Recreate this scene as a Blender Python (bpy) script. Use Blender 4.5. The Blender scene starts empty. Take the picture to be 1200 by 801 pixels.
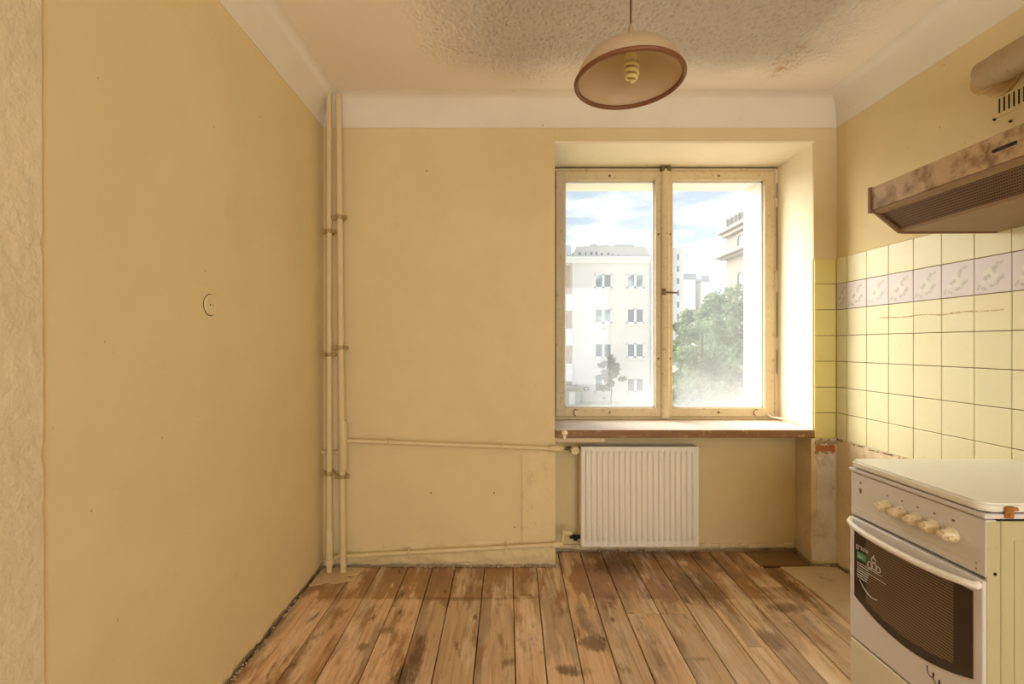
import bpy, bmesh, math, random
from mathutils import Vector, Matrix, noise

# ------------------------------------------------------------------ camera, sky, sun, lights, exposure
SC = bpy.context.scene
COL = SC.collection
PI = math.pi
CAM_Z, FPX, VX, VY = 1.29, 575.0, 590.0, 404.0       # eye height, focal length in pixels of the 1200x801 frame, vanishing point

cd = bpy.data.cameras.new('camera')
cam = bpy.data.objects.new('camera', cd)
COL.objects.link(cam)
cam.location = (0, 0, CAM_Z)
cam.rotation_euler = (PI / 2, 0, 0)
cd.sensor_fit = 'HORIZONTAL'
cd.sensor_width = 36.0
cd.lens = FPX / 1200 * 36.0
cd.shift_x = (600 - VX) / 1200
cd.shift_y = -(400.5 - VY) / 1200
cd.clip_start = 0.02
cd.clip_end = 500
SC.camera = cam

SC.view_settings.view_transform = 'Standard'
SC.view_settings.look = 'None'
SC.view_settings.gamma = 1
SC.view_settings.use_curve_mapping = False
SC.view_settings.exposure = 0.20

SKY_STRENGTH = 1.65
SUN_ENERGY, SUN_ANGLE = 14.5, 60
SUN_DIR = Vector((-1.2, 1.0, 1.0))                   # towards the sun
REAR_WATTS = 58

w = bpy.data.worlds.new('sky')
SC.world = w
w.use_nodes = True
nt = w.node_tree
nt.nodes.clear()
n_out = nt.nodes.new('ShaderNodeOutputWorld')
n_bg = nt.nodes.new('ShaderNodeBackground')
n_tc = nt.nodes.new('ShaderNodeTexCoord')
n_map = nt.nodes.new('ShaderNodeMapping')
n_map.inputs['Scale'].default_value = (2.2, 2.2, 9.0)
n_map.inputs['Location'].default_value = (0.4, 0.2, 0.9)
n_no = nt.nodes.new('ShaderNodeTexNoise')
n_no.inputs['Scale'].default_value = 2.2
n_no.inputs['Detail'].default_value = 7
n_no.inputs['Roughness'].default_value = 0.58
n_cr = nt.nodes.new('ShaderNodeValToRGB')
n_cr.color_ramp.elements[0].position = 0.43
n_cr.color_ramp.elements[0].color = (0.37, 0.445, 0.53, 1)
n_cr.color_ramp.elements[1].position = 0.60
n_cr.color_ramp.elements[1].color = (0.82, 0.84, 0.86, 1)
nt.links.new(n_tc.outputs['Generated'], n_map.inputs['Vector'])
nt.links.new(n_map.outputs['Vector'], n_no.inputs['Vector'])
nt.links.new(n_no.outputs['Fac'], n_cr.inputs['Fac'])
nt.links.new(n_cr.outputs['Color'], n_bg.inputs['Color'])
n_bg.inputs['Strength'].default_value = SKY_STRENGTH
nt.links.new(n_bg.outputs['Background'], n_out.inputs['Surface'])

ld = bpy.data.lights.new('sun', 'SUN')
ld.energy = SUN_ENERGY
ld.angle = math.radians(SUN_ANGLE)
ld.color = (1.0, 0.94, 0.84)
sun = bpy.data.objects.new('sun', ld)
COL.objects.link(sun)
sun.rotation_euler = SUN_DIR.to_track_quat('Z', 'Y').to_euler()

# added fill lamp brightening the room from the rear wall opening, behind the camera
ld = bpy.data.lights.new('rear_fill', 'AREA')
ld.shape = 'RECTANGLE'
ld.size, ld.size_y = 2.1, 1.75
ld.energy = REAR_WATTS
ld.color = (1.0, 0.96, 0.90)
rl = bpy.data.objects.new('rear_fill', ld)
COL.objects.link(rl)
rl.location = (0.85, -2.42, 1.45)
rl.rotation_euler = (PI / 2, 0, 0)
rl.rotation_euler = Vector((0, -1, 0)).to_track_quat('Z', 'Y').to_euler()


# ------------------------------------------------------------------ helpers
def lin(c):
    c = c / 255.0
    return c / 12.92 if c <= 0.04045 else ((c + 0.055) / 1.055) ** 2.4


def rgb(r, g, b):
    return (lin(r), lin(g), lin(b), 1.0)


def at(px, py, Y):
    return Vector(((px - VX) * Y / FPX, Y, CAM_Z + (VY - py) * Y / FPX))


class NT:
    """tiny node-tree writer"""

    def __init__(self, name):
        self.m = bpy.data.materials.new(name)
        self.m.use_nodes = True
        self.t = self.m.node_tree
        self.t.nodes.clear()
        self.out = self.t.nodes.new('ShaderNodeOutputMaterial')
        self._pos = self._gen = self._obj = None

    def n(self, kind, **kw):
        x = self.t.nodes.new('ShaderNode' + kind)
        for k, v in kw.items():
            setattr(x, k, v)
        return x

    def link(self, a, b):
        self.t.links.new(a, b)

    def setin(self, sock, v):
        if hasattr(v, 'is_output') or isinstance(v, bpy.types.NodeSocket):
            self.link(v, sock)
        else:
            sock.default_value = v

    def pos(self):
        if not self._pos:
            self._pos = self.n('NewGeometry').outputs['Position']
        return self._pos

    def tex(self):
        if not self._gen:
            self._gen = self.n('TexCoord')
        return self._gen

    def mapping(self, vec, scale=(1, 1, 1), loc=(0, 0, 0), rot=(0, 0, 0)):
        m = self.n('Mapping')
        self.link(vec, m.inputs['Vector'])
        m.inputs['Scale'].default_value = scale
        self.setin(m.inputs['Location'], loc)
        m.inputs['Rotation'].default_value = rot
        return m.outputs['Vector']

    def noise(self, vec, scale, detail=3, rough=0.5, dist=0.0):
        x = self.n('TexNoise')
        self.link(vec, x.inputs['Vector'])
        x.inputs['Scale'].default_value = scale
        x.inputs['Detail'].default_value = detail
        x.inputs['Roughness'].default_value = rough
        x.inputs['Distortion'].default_value = dist
        return x.outputs['Fac']

    def ramp(self, fac, stops, interp='LINEAR'):
        x = self.n('ValToRGB')
        x.color_ramp.interpolation = interp
        e = x.color_ramp.elements
        while len(e) < len(stops):
            e.new(0.5)
        for i, (p, c) in enumerate(stops):
            e[i].position = p
            e[i].color = c if len(c) == 4 else (*c, 1)
        self.setin(x.inputs['Fac'], fac)
        return x.outputs['Color']

    def step(self, v, lo, hi):
        x = self.n('MapRange', interpolation_type='SMOOTHSTEP')
        self.setin(x.inputs['Value'], v)
        x.inputs['From Min'].default_value = lo
        x.inputs['From Max'].default_value = hi
        return x.outputs['Result']

    def math(self, op, a, b=0.0):
        x = self.n('Math', operation=op)
        self.setin(x.inputs[0], a)
        self.setin(x.inputs[1], b)
        return x.outputs[0]

    def mix(self, fac, a, b, mode='MIX'):
        x = self.n('Mix', data_type='RGBA', blend_type=mode)
        self.setin(x.inputs[0], fac)
        self.setin(x.inputs[6], a)
        self.setin(x.inputs[7], b)
        return x.outputs[2]

    def sep(self, vec):
        x = self.n('SeparateXYZ')
        self.link(vec, x.inputs[0])
        return x.outputs

    def bump(self, h, strength, dist=0.01, normal=None):
        x = self.n('Bump')
        self.setin(x.inputs['Height'], h)
        x.inputs['Strength'].default_value = strength
        x.inputs['Distance'].default_value = dist
        if normal:
            self.link(normal, x.inputs['Normal'])
        return x.outputs['Normal']

    def bsdf(self, color, rough=0.6, normal=None, metal=0.0, spec=0.4, coat=0.0, **kw):
        b = self.n('BsdfPrincipled')
        self.setin(b.inputs['Base Color'], color)
        self.setin(b.inputs['Roughness'], rough)
        b.inputs['Metallic'].default_value = metal
        b.inputs['Specular IOR Level'].default_value = spec
        b.inputs['Coat Weight'].default_value = coat
        if normal:
            self.link(normal, b.inputs['Normal'])
        self.link(b.outputs[0], self.out.inputs['Surface'])
        return b


def simple(name, c, rough=0.5, metal=0.0, var=0.12, scale=14.0, bump=0.0, spec=0.4, dirt=None, dirt_lo=0.58, dirt_hi=0.72):
    t = NT(name)
    p = t.tex().outputs['Object']
    f = t.noise(p, scale, 4)
    col = t.mix(f, tuple(min(1, x * (1 - var)) for x in c[:3]) + (1,), tuple(min(1, x * (1 + var)) for x in c[:3]) + (1,))
    if dirt:
        d = t.step(t.noise(p, scale * 1.7, 6, 0.65), dirt_lo, dirt_hi)
        col = t.mix(d, col, dirt)
    nrm = t.bump(t.noise(p, scale * 4, 3), bump, 0.004) if bump else None
    t.bsdf(col, rough, nrm, metal, spec)
    return t.m


def plaster(name, c, var=0.08, b1=0.25, b2=0.15, rough=0.75, stain=None, stain_lo=0.62, stain_hi=0.8, coarse=9.0):
    """painted plaster: cloudy colour, trowel waves and fine grit"""
    t = NT(name)
    p = t.pos()
    f = t.math('ADD', t.math('MULTIPLY', t.noise(p, 1.7, 3), 0.6), t.math('MULTIPLY', t.noise(p, 7.0, 4), 0.4))
    f = t.step(f, 0.32, 0.68)
    col = t.mix(f, tuple(x * (1 - var) for x in c[:3]) + (1,), tuple(min(1, x * (1 + var)) for x in c[:3]) + (1,))
    if stain:
        s = t.step(t.noise(p, 5.0, 7, 0.68), stain_lo, stain_hi)
        col = t.mix(t.math('MULTIPLY', s, 0.7), col, stain)
    spots = t.step(t.noise(p, 46.0, 2, 0.4), 0.775, 0.80)
    col = t.mix(t.math('MULTIPLY', spots, 0.55), col, tuple(x * 0.35 for x in c[:3]) + (1,))
    n1 = t.bump(t.noise(p, coarse, 4, 0.55), b1, 0.012)
    n2 = t.bump(t.noise(p, 130.0, 3, 0.6), b2, 0.002, n1)
    t.bsdf(col, rough, n2, spec=0.25)
    return t.m


class MB:
    """collects shapes in world coordinates; build() links them as ONE mesh object"""

    def __init__(self):
        self.bm = bmesh.new()

    def box(self, x0, x1, y0, y1, z0, z1, bevel=0.0, seg=2):
        b = bmesh.new()
        bmesh.ops.create_cube(b, size=1)
        for v in b.verts:
            v.co = Vector((x0 + (v.co.x + .5) * (x1 - x0), y0 + (v.co.y + .5) * (y1 - y0), z0 + (v.co.z + .5) * (z1 - z0)))
        if bevel:
            bmesh.ops.bevel(b, geom=list(b.edges), offset=bevel, segments=seg, affect='EDGES', profile=0.5)
        self._merge(b)
        return self

    def _merge(self, b, M=None):
        me = bpy.data.meshes.new('tmp')
        b.to_mesh(me)
        b.free()
        if M is not None:
            me.transform(M)
        self.bm.from_mesh(me)
        bpy.data.meshes.remove(me)

    def face(self, pts):
        vs = [self.bm.verts.new(p) for p in pts]
        return self.bm.faces.new(vs)

    def prism(self, poly, vec):
        """closed polygon (list of Vectors) pushed along vec"""
        vec = Vector(vec)
        a = [self.bm.verts.new(p) for p in poly]
        c = [self.bm.verts.new(Vector(p) + vec) for p in poly]
        n = len(poly)
        f1 = self.bm.faces.new(a)
        f2 = self.bm.faces.new(c[::-1])
        for i in range(n):
            self.bm.faces.new((a[i], c[i], c[(i + 1) % n], a[(i + 1) % n]))
        return self

    def tube(self, pts, r, seg=12, cap=True, closed=False):
        """round bar along a path; r may be a list"""
        pts = [Vector(p) for p in pts]
        n = len(pts)
        rs = r if isinstance(r, (list, tuple)) else [r] * n
        rings = []
        up = None
        for i, p in enumerate(pts):
            if closed:
                d = (pts[(i + 1) % n] - pts[i - 1]).normalized()
            elif i == 0:
                d = (pts[1] - pts[0]).normalized()
            elif i == n - 1:
                d = (pts[-1] - pts[-2]).normalized()
            else:
                d = ((pts[i + 1] - p).normalized() + (p - pts[i - 1]).normalized()).normalized()
            if up is None:
                up = d.orthogonal().normalized()
            else:
                up = (up - d * up.dot(d)).normalized()
            q = d.cross(up)
            rings.append([self.bm.verts.new(p + (up * math.cos(a) + q * math.sin(a)) * rs[i]) for a in [2 * PI * k / seg for k in range(seg)]])
        m = n if closed else n - 1
        for i in range(m):
            A, B = rings[i], rings[(i + 1) % n]
            for k in range(seg):
                self.bm.faces.new((A[k], A[(k + 1) % seg], B[(k + 1) % seg], B[k]))
        if cap and not closed:
            self.bm.faces.new(rings[0][::-1])
            self.bm.faces.new(rings[-1])
        return self

    def lathe(self, prof, seg=32, M=Matrix.Identity(4), close=False):
        """profile of (r, z) turned round local Z then placed by M"""
        rings = []
        for r, z in prof:
            if r < 1e-6:
                rings.append([self.bm.verts.new(M @ Vector((0, 0, z)))])
            else:
                rings.append([self.bm.verts.new(M @ Vector((r * math.cos(2 * PI * k / seg), r * math.sin(2 * PI * k / seg), z))) for k in range(seg)])
        pairs = list(zip(rings[:-1], rings[1:]))
        if close:
            pairs.append((rings[-1], rings[0]))
        for A, B in pairs:
            for k in range(seg):
                a0, a1 = A[k % len(A)], A[(k + 1) % len(A)]
                b0, b1 = B[k % len(B)], B[(k + 1) % len(B)]
                vs = []
                for v in (a0, a1, b1, b0):
                    if v not in vs:
                        vs.append(v)
                if len(vs) > 2:
                    self.bm.faces.new(vs)
        return self

    def build(self, name, mat, parent=None, origin=None, smooth=None, recalc=True):
        if recalc:
            bmesh.ops.recalc_face_normals(self.bm, faces=list(self.bm.faces))
        me = bpy.data.meshes.new(name)
        off = Vector((0, 0, 0))
        if parent is not None:
            off = parent['_w'] if '_w' in parent else (0, 0, 0)
            off = Vector(off)
        if origin is not None:
            off_w = Vector(origin)
        else:
            off_w = off
        for v in self.bm.verts:
            v.co -= off_w
        self.bm.to_mesh(me)
        self.bm.free()
        if mat:
            me.materials.append(mat)
        if smooth:
            for p in me.polygons:
                p.use_smooth = True
            me.set_sharp_from_angle(angle=math.radians(smooth))
        o = bpy.data.objects.new(name, me)
        COL.objects.link(o)
        if parent is not None:
            o.parent = parent
        o.location = off_w - off
        o['_w'] = tuple(off_w)
        return o


def thing(name, label, cat, loc=(0, 0, 0), group=None):
    o = bpy.data.objects.new(name, None)
    o.empty_display_size = 0.1
    COL.objects.link(o)
    o.location = loc
    o['_w'] = tuple(loc)
    return tag(o, label, cat, group)


def tag(o, label, cat, group=None, kind=None):
    o['label'] = label
    o['category'] = cat
    if group:
        o['group'] = group
    if kind:
        o['kind'] = kind
    return o


def struct(o, label=None):
    o['kind'] = 'structure'
    if label:
        o['label'] = label
    return o


def sroot(name, label):
    o = bpy.data.objects.new(name, None)
    o.empty_display_size = 0.1
    COL.objects.link(o)
    o['_w'] = (0, 0, 0)
    return struct(o, label)


def copy_tree(o, parent=None):
    c = o.copy()
    COL.objects.link(c)
    c.parent = parent
    for ch in list(o.children):
        copy_tree(ch, c)
    return c


def part_label(o, s):
    o['label'] = s
    return o


# ------------------------------------------------------------------ room dimensions (metres)
XL, XR, YB = -1.05, 1.945, 2.865          # left wall, right wall, face of the window wall
YR = -2.40                                 # rear wall
ZC, ZV = 2.73, 2.556                       # ceiling, lower edge of the cove
NX0, NX1 = 0.30, 1.812                     # window niche
NZT = 2.480                                # top of the niche
YF = 3.24                                  # inner face of the window frame
YO = 3.60                                  # outer face of the wall
YN = 3.08                                  # back of the radiator recess
SILL_Z = 0.797

WALL = rgb(224, 204, 156)
M_wall = plaster('wall_paint', WALL, 0.03, 0.14, 0.10, stain=rgb(212, 188, 140), stain_lo=0.6, stain_hi=0.85)
M_wall_low = plaster('wall_paint_rough', WALL, 0.07, 0.9, 0.3, stain=rgb(176, 144, 98), stain_lo=0.54, stain_hi=0.72)
M_pier = plaster('wall_paint_wallpapered', rgb(222, 206, 172), 0.05, 0.55, 0.5, coarse=30)
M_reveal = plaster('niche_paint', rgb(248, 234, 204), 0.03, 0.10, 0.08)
M_old = plaster('old_plaster', rgb(190, 166, 134), 0.2, 0.8, 0.5, stain=rgb(110, 86, 60), stain_lo=0.5, stain_hi=0.7, coarse=26)
M_bare = plaster('bare_plaster', rgb(226, 216, 204), 0.12, 0.7, 0.5, stain=rgb(164, 140, 112), stain_lo=0.53, stain_hi=0.75, coarse=20)
M_scuffed = plaster('scuffed_plaster', rgb(226, 206, 172), 0.12, 0.5, 0.4, stain=rgb(186, 150, 108), stain_lo=0.56, stain_hi=0.76, coarse=16)
M_cove = plaster('cove_paint', rgb(232, 222, 204), 0.03, 0.12, 0.08)
M_facade_out = plaster('outer_render', rgb(232, 228, 220), 0.03, 0.1, 0.2)
M_dark = simple('dark_gap', rgb(38, 26, 18), 0.9)
M_pipe = simple('pipe_paint', rgb(218, 197, 150), 0.42, var=0.05, scale=9, bump=0.05)
M_rust = simple('rusty_steel', rgb(122, 98, 68), 0.55, 0.5, var=0.3, scale=40, dirt=rgb(80, 48, 26))
M_white = simple('white_enamel', rgb(228, 216, 196), 0.32, var=0.03)


def ceiling_mat():
    t = NT('stucco_ceiling')
    p = t.pos()
    s = t.sep(p)
    # the combed stucco field stops short of the cove and leaves a smooth border
    wob = t.math('MULTIPLY', t.math('SUBTRACT', t.noise(p, 3.0, 3), 0.5), 0.35)
    fy = t.step(t.math('ADD', s[1], wob), 2.72, 2.36)
    fxl = t.step(t.math('ADD', s[0], wob), -0.55, 0.10)
    fxr = t.step(t.math('ADD', s[0], wob), 1.74, 1.30)
    m = t.math('MULTIPLY', t.math('MULTIPLY', fy, fxl), fxr)
    v = t.n('TexVoronoi', feature='F1')
    t.link(t.mapping(p, (1, 0.8, 1)), v.inputs['Vector'])
    v.inputs['Scale'].default_value = 46
    h = t.math('ADD', t.math('MULTIPLY', v.outputs['Distance'], 0.6), t.noise(p, 60, 5, 0.65))
    hm = t.math('MULTIPLY', h, m)
    n1 = t.bump(hm, 1.0, 0.042)
    n2 = t.bump(t.noise(p, 90, 3), 0.12, 0.003, n1)
    col = t.mix(t.noise(p, 2.2, 4), rgb(243, 228, 210), rgb(250, 238, 222))
    col = t.mix(t.math('MULTIPLY', t.step(h, 0.80, 0.56), t.math('MULTIPLY', m, 0.30)), col, rgb(200, 172, 140))
    dx = t.math('POWER', t.math('SUBTRACT', s[0], 1.44), 2.0)
    dy = t.math('POWER', t.math('MULTIPLY', t.math('SUBTRACT', s[1], 2.50), 0.55), 2.0)
    near = t.step(t.math('ADD', dx, dy), 0.012, 0.0)
    blot = t.math('MULTIPLY', near, t.step(t.noise(p, 26, 5, 0.7), 0.46, 0.62))
    col = t.mix(t.math('MULTIPLY', blot, 0.75), col, rgb(206, 160, 96))
    t.bsdf(col, 0.85, n2, spec=0.15)
    return t.m


def floor_mat():
    t = NT('old_floorboards')
    p = t.pos()
    s = t.sep(p)
    oi = t.n('ObjectInfo')
    rnd = oi.outputs['Random']
    comb = t.n('CombineXYZ')
    t.link(t.math('MULTIPLY', rnd, 37.0), comb.inputs[0])
    t.link(t.math('MULTIPLY', rnd, 91.0), comb.inputs[1])
    vadd = t.n('VectorMath', operation='ADD')
    t.link(p, vadd.inputs[0])
    t.link(comb.outputs[0], vadd.inputs[1])
    q = vadd.outputs[0]
    grain = t.noise(t.mapping(q, (26, 1.1, 26)), 2.2, 6, 0.6, 0.6)
    fine = t.noise(t.mapping(q, (190, 6, 190)), 1.0, 3, 0.6)
    base = t.ramp(grain, [(0.30, rgb(206, 170, 132)), (0.46, rgb(242, 212, 174)), (0.60, rgb(250, 226, 192)), (0.76, rgb(226, 190, 150))])
    base = t.mix(t.math('MULTIPLY', fine, 0.30), base, rgb(150, 112, 78))
    # every board has weathered its own way
    tone = t.ramp(rnd, [(0.0, rgb(188, 172, 154)), (0.35, rgb(244, 226, 204)), (0.6, rgb(214, 188, 158)), (0.8, rgb(255, 236, 212)), (1.0, rgb(180, 162, 142))])
    base = t.mix(0.62, base, tone, 'MULTIPLY')
    # grey worn paths
    grey = t.step(t.noise(t.mapping(q, (7, 1.0, 7)), 1.2, 5, 0.6), 0.50, 0.60)
    base = t.mix(t.math('MULTIPLY', grey, 0.62), base, rgb(158, 138, 118))
    # leftovers of the orange-brown varnish, thickest along the window wall and the left side
    edge_y = t.step(s[1], 2.28, 2.62)
    edge_x = t.math('MULTIPLY', t.step(s[0], -0.1, -0.5), 0.62)
    edge = t.math('MAXIMUM', edge_y, edge_x)
    vn = t.noise(t.mapping(q, (7, 1.6, 7)), 1.7, 5, 0.62)
    stood = t.math('MULTIPLY', t.step(t.math('ADD', s[1], t.math('MULTIPLY', t.noise(p, 14, 3), 0.05)), 2.515, 2.53), t.step(t.noise(t.mapping(p, (2.2, 2.2, 1), (0.7, 0, 0)), 1.1, 3), 0.40, 0.52))
    varn = t.step(t.math('ADD', t.math('ADD', vn, t.math('MULTIPLY', edge, 0.12)), t.math('MULTIPLY', stood, 0.13)), 0.56, 0.68)
    vcol = t.mix(t.noise(p, 9, 4), rgb(104, 66, 34), rgb(182, 128, 76))
    base = t.mix(t.math('MULTIPLY', varn, 0.78), base, vcol)
    # pale scraped streaks
    pale = t.step(t.noise(t.mapping(q, (8, 1.0, 8), (3, 9, 0)), 1.3, 7, 0.7), 0.50, 0.66)
    base = t.mix(t.math('MULTIPLY', pale, 0.55), base, rgb(244, 224, 198))
    # stains where water stood and things were spilt, each in its own place
    wob = t.math('SUBTRACT', t.math('ADD', t.math('MULTIPLY', t.noise(t.mapping(p, (1, .45, 1)), 12, 7, .75), 0.6), t.math('MULTIPLY', t.noise(t.mapping(q, (3, .5, 3)), 22, 6, .75), 0.5)), .55)
    spill = None
    for cx, cy, rx, ry, k_ in ((-.36, 2.03, .028, .17, .9), (-.41, 1.90, .05, .09, .9), (.396, 2.13, .05, .06, .75), (.38, 2.30, .035, .12, .5), (.273, 1.95, .07, .035, .8),
                               (.66, 2.86, .16, .13, .8), (1.02, 2.62, .12, .20, .65), (1.40, 2.41, .10, .045, .7), (1.18, 2.16, .05, .09, .6), (1.545, 2.66, .045, .34, .7),
                               (-.25, 2.50, .28, .02, .5), (.02, 2.0, .03, .03, .6), (-.60, 2.10, .03, .03, .6), (-.53, 2.22, .04, .03, .5), (.80, 2.02, .05, .015, .5), (1.28, 2.86, .05, .16, .6)):
        ax = t.math('POWER', t.math('DIVIDE', t.math('SUBTRACT', s[0], cx), rx), 2.0)
        ay = t.math('POWER', t.math('DIVIDE', t.math('SUBTRACT', s[1], cy), ry), 2.0)
        d_ = t.math('ADD', t.math('ADD', ax, ay), t.math('MULTIPLY', wob, 7.0))
        one = t.math('MULTIPLY', t.step(d_, 1.5, 0.0), k_)
        spill = one if spill is None else t.math('MAXIMUM', spill, one)
    base = t.mix(spill, base, t.mix(t.noise(p, 30, 4), rgb(66, 46, 30), rgb(124, 90, 58)))
    # black damp spots and knots
    blk = t.step(t.noise(t.mapping(q, (4.2, 1.3, 4.2), (1, 5, 2)), 2.4, 8, 0.74), 0.56, 0.68)
    base = t.mix(t.math('MULTIPLY', blk, 0.80), base, rgb(64, 48, 36))
    kn = t.n('TexVoronoi', feature='F1')
    t.link(t.mapping(q, (2.6, 1.2, 1)), kn.inputs['Vector'])
    kn.inputs['Scale'].default_value = 2.3
    knot = t.step(kn.outputs['Distance'], 0.085, 0.035)
    base = t.mix(t.math('MULTIPLY', knot, 0.7), base, rgb(84, 52, 30))
    n1 = t.bump(grain, 0.25, 0.004)
    n2 = t.bump(fine, 0.25, 0.0015, n1)
    ro = t.ramp(varn, [(0.0, (0.62, 0.62, 0.62)), (1.0, (0.36, 0.36, 0.36))])
    t.bsdf(base, ro, n2, spec=0.45)
    return t.m


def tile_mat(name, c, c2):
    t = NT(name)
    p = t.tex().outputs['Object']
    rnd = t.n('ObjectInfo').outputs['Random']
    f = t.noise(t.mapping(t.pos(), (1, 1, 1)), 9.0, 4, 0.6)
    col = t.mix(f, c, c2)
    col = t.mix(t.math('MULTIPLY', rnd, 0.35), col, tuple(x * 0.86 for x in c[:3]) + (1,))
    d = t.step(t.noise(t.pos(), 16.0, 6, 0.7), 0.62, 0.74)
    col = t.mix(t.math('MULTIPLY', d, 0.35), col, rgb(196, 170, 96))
    n = t.bump(t.noise(t.pos(), 22, 2), 0.06, 0.004)
    t.bsdf(col, 0.40, n, spec=0.35)
    return t.m


def border_mat():
    """printed border tile: pale blossoms and grey-green leaves on lilac"""
    t = NT('flower_border_glaze')
    g = t.sep(t.tex().outputs['Generated'])
    u = t.math('SUBTRACT', 1.0, g[1])
    v = g[2]

    def blob(cx, cy, rx, ry, ang):
        a = math.radians(ang)
        du = t.math('SUBTRACT', u, cx)
        dv = t.math('SUBTRACT', v, cy)
        x = t.math('ADD', t.math('MULTIPLY', du, math.cos(a) / rx), t.math('MULTIPLY', dv, math.sin(a) / rx))
        y = t.math('ADD', t.math('MULTIPLY', du, -math.sin(a) / ry), t.math('MULTIPLY', dv, math.cos(a) / ry))
        d = t.math('ADD', t.math('MULTIPLY', x, x), t.math('MULTIPLY', y, y))
        return t.step(d, 1.25, 0.6)

    def union(lst):
        r = None
        for b in lst:
            k = blob(*b)
            r = k if r is None else t.math('MAXIMUM', r, k)
        return r

    leaves = union([(.60, .72, .13, .06, 62), (.72, .80, .12, .05, 25), (.55, .62, .10, .05, 120), (.36, .44, .12, .07, 30),
                    (.74, .40, .11, .07, 35), (.12, .18, .09, .04, 60), (.27, .14, .10, .045, -15), (.52, .22, .10, .05, 20), (.66, .28, .09, .045, 75)])
    petals = union([(.42, .60, .10, .08, 20), (.30, .56, .09, .07, 70), (.52, .50, .09, .07, -30), (.48, .36, .10, .07, 10), (.60, .45, .09, .06, 60), (.24, .32, .08, .06, 0)])
    wobble = t.noise(t.pos(), 70, 3)
    col = t.mix(t.noise(t.pos(), 8, 4), rgb(212, 200, 200), rgb(224, 214, 210))
    col = t.mix(t.math('MULTIPLY', petals, 0.45), col, rgb(230, 226, 206))
    lf = t.math('MULTIPLY', leaves, t.step(wobble, 0.30, 0.52))
    col = t.mix(t.math('MULTIPLY', lf, 0.62), col, rgb(166, 160, 144))
    t.bsdf(col, 0.40, None, spec=0.35)
    return t.m


M_ceiling = ceiling_mat()
M_floor = floor_mat()
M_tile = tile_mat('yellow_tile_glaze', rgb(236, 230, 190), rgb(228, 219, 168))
M_tile_pier = tile_mat('shaded_tile_glaze', rgb(228, 214, 140), rgb(220, 202, 120))  # same tiles; the shade on the pier is put into the deeper yellow
M_border = border_mat()
M_grout = simple('grout', rgb(150, 122, 84), 0.9, var=0.25, scale=40)
M_brick = simple('brick_clay', rgb(186, 112, 70), 0.85, var=0.2, scale=60, bump=0.5)

# ------------------------------------------------------------------ floor
R = random.Random(7)
floor = MB().box(XL - 0.15, XR + 0.15, YR - 0.1, 3.3, -0.16, -0.032).build('floor', M_dark)
struct(floor, 'worn floor of old bare pine boards')
# plank joints: (x at y=1.87, x at y=3.0)
edges = [(-1.047, -1.045), (-.867, -.853), (-.721, -.717), (-.555, -.555), (-.403, -.411), (-.276, -.280), (-.117, -.108), (.047, .055),
         (.168, .194), (.309, .336), (.450, .476), (.580, .606), (.741, .770), (.890, .921), (1.020, 1.032), (1.135, 1.152), (1.238, 1.275),
         (1.336, 1.378), (1.480, 1.520), (1.600, 1.622), (1.760, 1.80), (1.935, 1.935)]


def ex(i, y):
    a, b = edges[i]
    return a + (b - a) * (y - 1.87) / 1.13


cuts = {7: [2.53], 11: [2.36], 12: [2.36], 2: [1.2], 4: [0.8], 14: [2.1], 17: [2.62], 18: [2.62], 16: [0.9]}
for i in range(len(edges) - 1):
    yend = 2.852 if edges[i][1] < 0.28 else 3.068
    if i >= len(edges) - 4:
        yend = 2.852
    ys = [YR + 0.02] + [-0.3 + R.uniform(-.4, .4)] + cuts.get(i, []) + [yend]
    for a, b in zip(ys[:-1], ys[1:]):
        g = 0.0016
        dz = R.uniform(-0.0025, 0.0)
        mb = MB()
        ya, yb = a + 0.001, b - 0.001
        poly = []
        nseg = 8
        for k in range(nseg + 1):
            y = ya + (yb - ya) * k / nseg
            poly.append(Vector((ex(i, y) + g + R.uniform(0, .0012), y, -0.028)))
        for k in range(nseg, -1, -1):
            y = ya + (yb - ya) * k / nseg
            poly.append(Vector((ex(i + 1, y) - g - R.uniform(0, .0012), y, -0.028)))
        if i == 8 and b == yend:
            k9 = len(poly) // 2
            poly[k9:k9] = [Vector((NX0 + .004, yb, -.028)), Vector((NX0 + .004, 3.066, -.028)), Vector((ex(9, 3.066) - g, 3.066, -.028))]
        mb.prism(poly, (0, 0, 0.028 + dz))
        bmesh.ops.recalc_face_normals(mb.bm, faces=list(mb.bm.faces))
        top = [f for f in mb.bm.faces if len(f.verts) > 4 and f.calc_center_median().z > -0.01]
        es = [e for f in top for e in f.edges]
        bmesh.ops.bevel(mb.bm, geom=es, offset=0.0016, segments=1, affect='EDGES')
        mb.build('floor_plank', M_floor, floor)
# pale screed patch by the right wall, dark stub of board above it
M_screed = plaster('floor_screed', rgb(214, 196, 164), 0.10, 0.25, 0.35, rough=0.55, stain=rgb(150, 120, 84), stain_lo=0.55, stain_hi=0.72)
mb = MB()
pts = [(1.625, 2.10), (1.618, 2.35), (1.622, 2.6), (1.612, 2.80), (1.606, 2.848), (1.72, 2.85), (1.86, 2.852), (1.932, 2.84), (1.932, 2.10)]
mb.prism([Vector((x, y, -0.003)) for x, y in pts], (0, 0, 0.007))
part_label(mb.build('screed_patch', M_screed, floor), 'pale cement patch by the corner of the floor')
mb = MB()
pts = [(1.50, 2.866), (1.50, 3.05), (1.80, 3.06), (1.79, 2.87), (1.66, 2.858)]
mb.prism([Vector((x, y, -0.003)) for x, y in pts], (0, 0, 0.008))
mb.build('board_stub', simple('dark_board', rgb(140, 108, 72), 0.6, var=0.35, scale=12, dirt=rgb(90, 64, 42)), floor)
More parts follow.
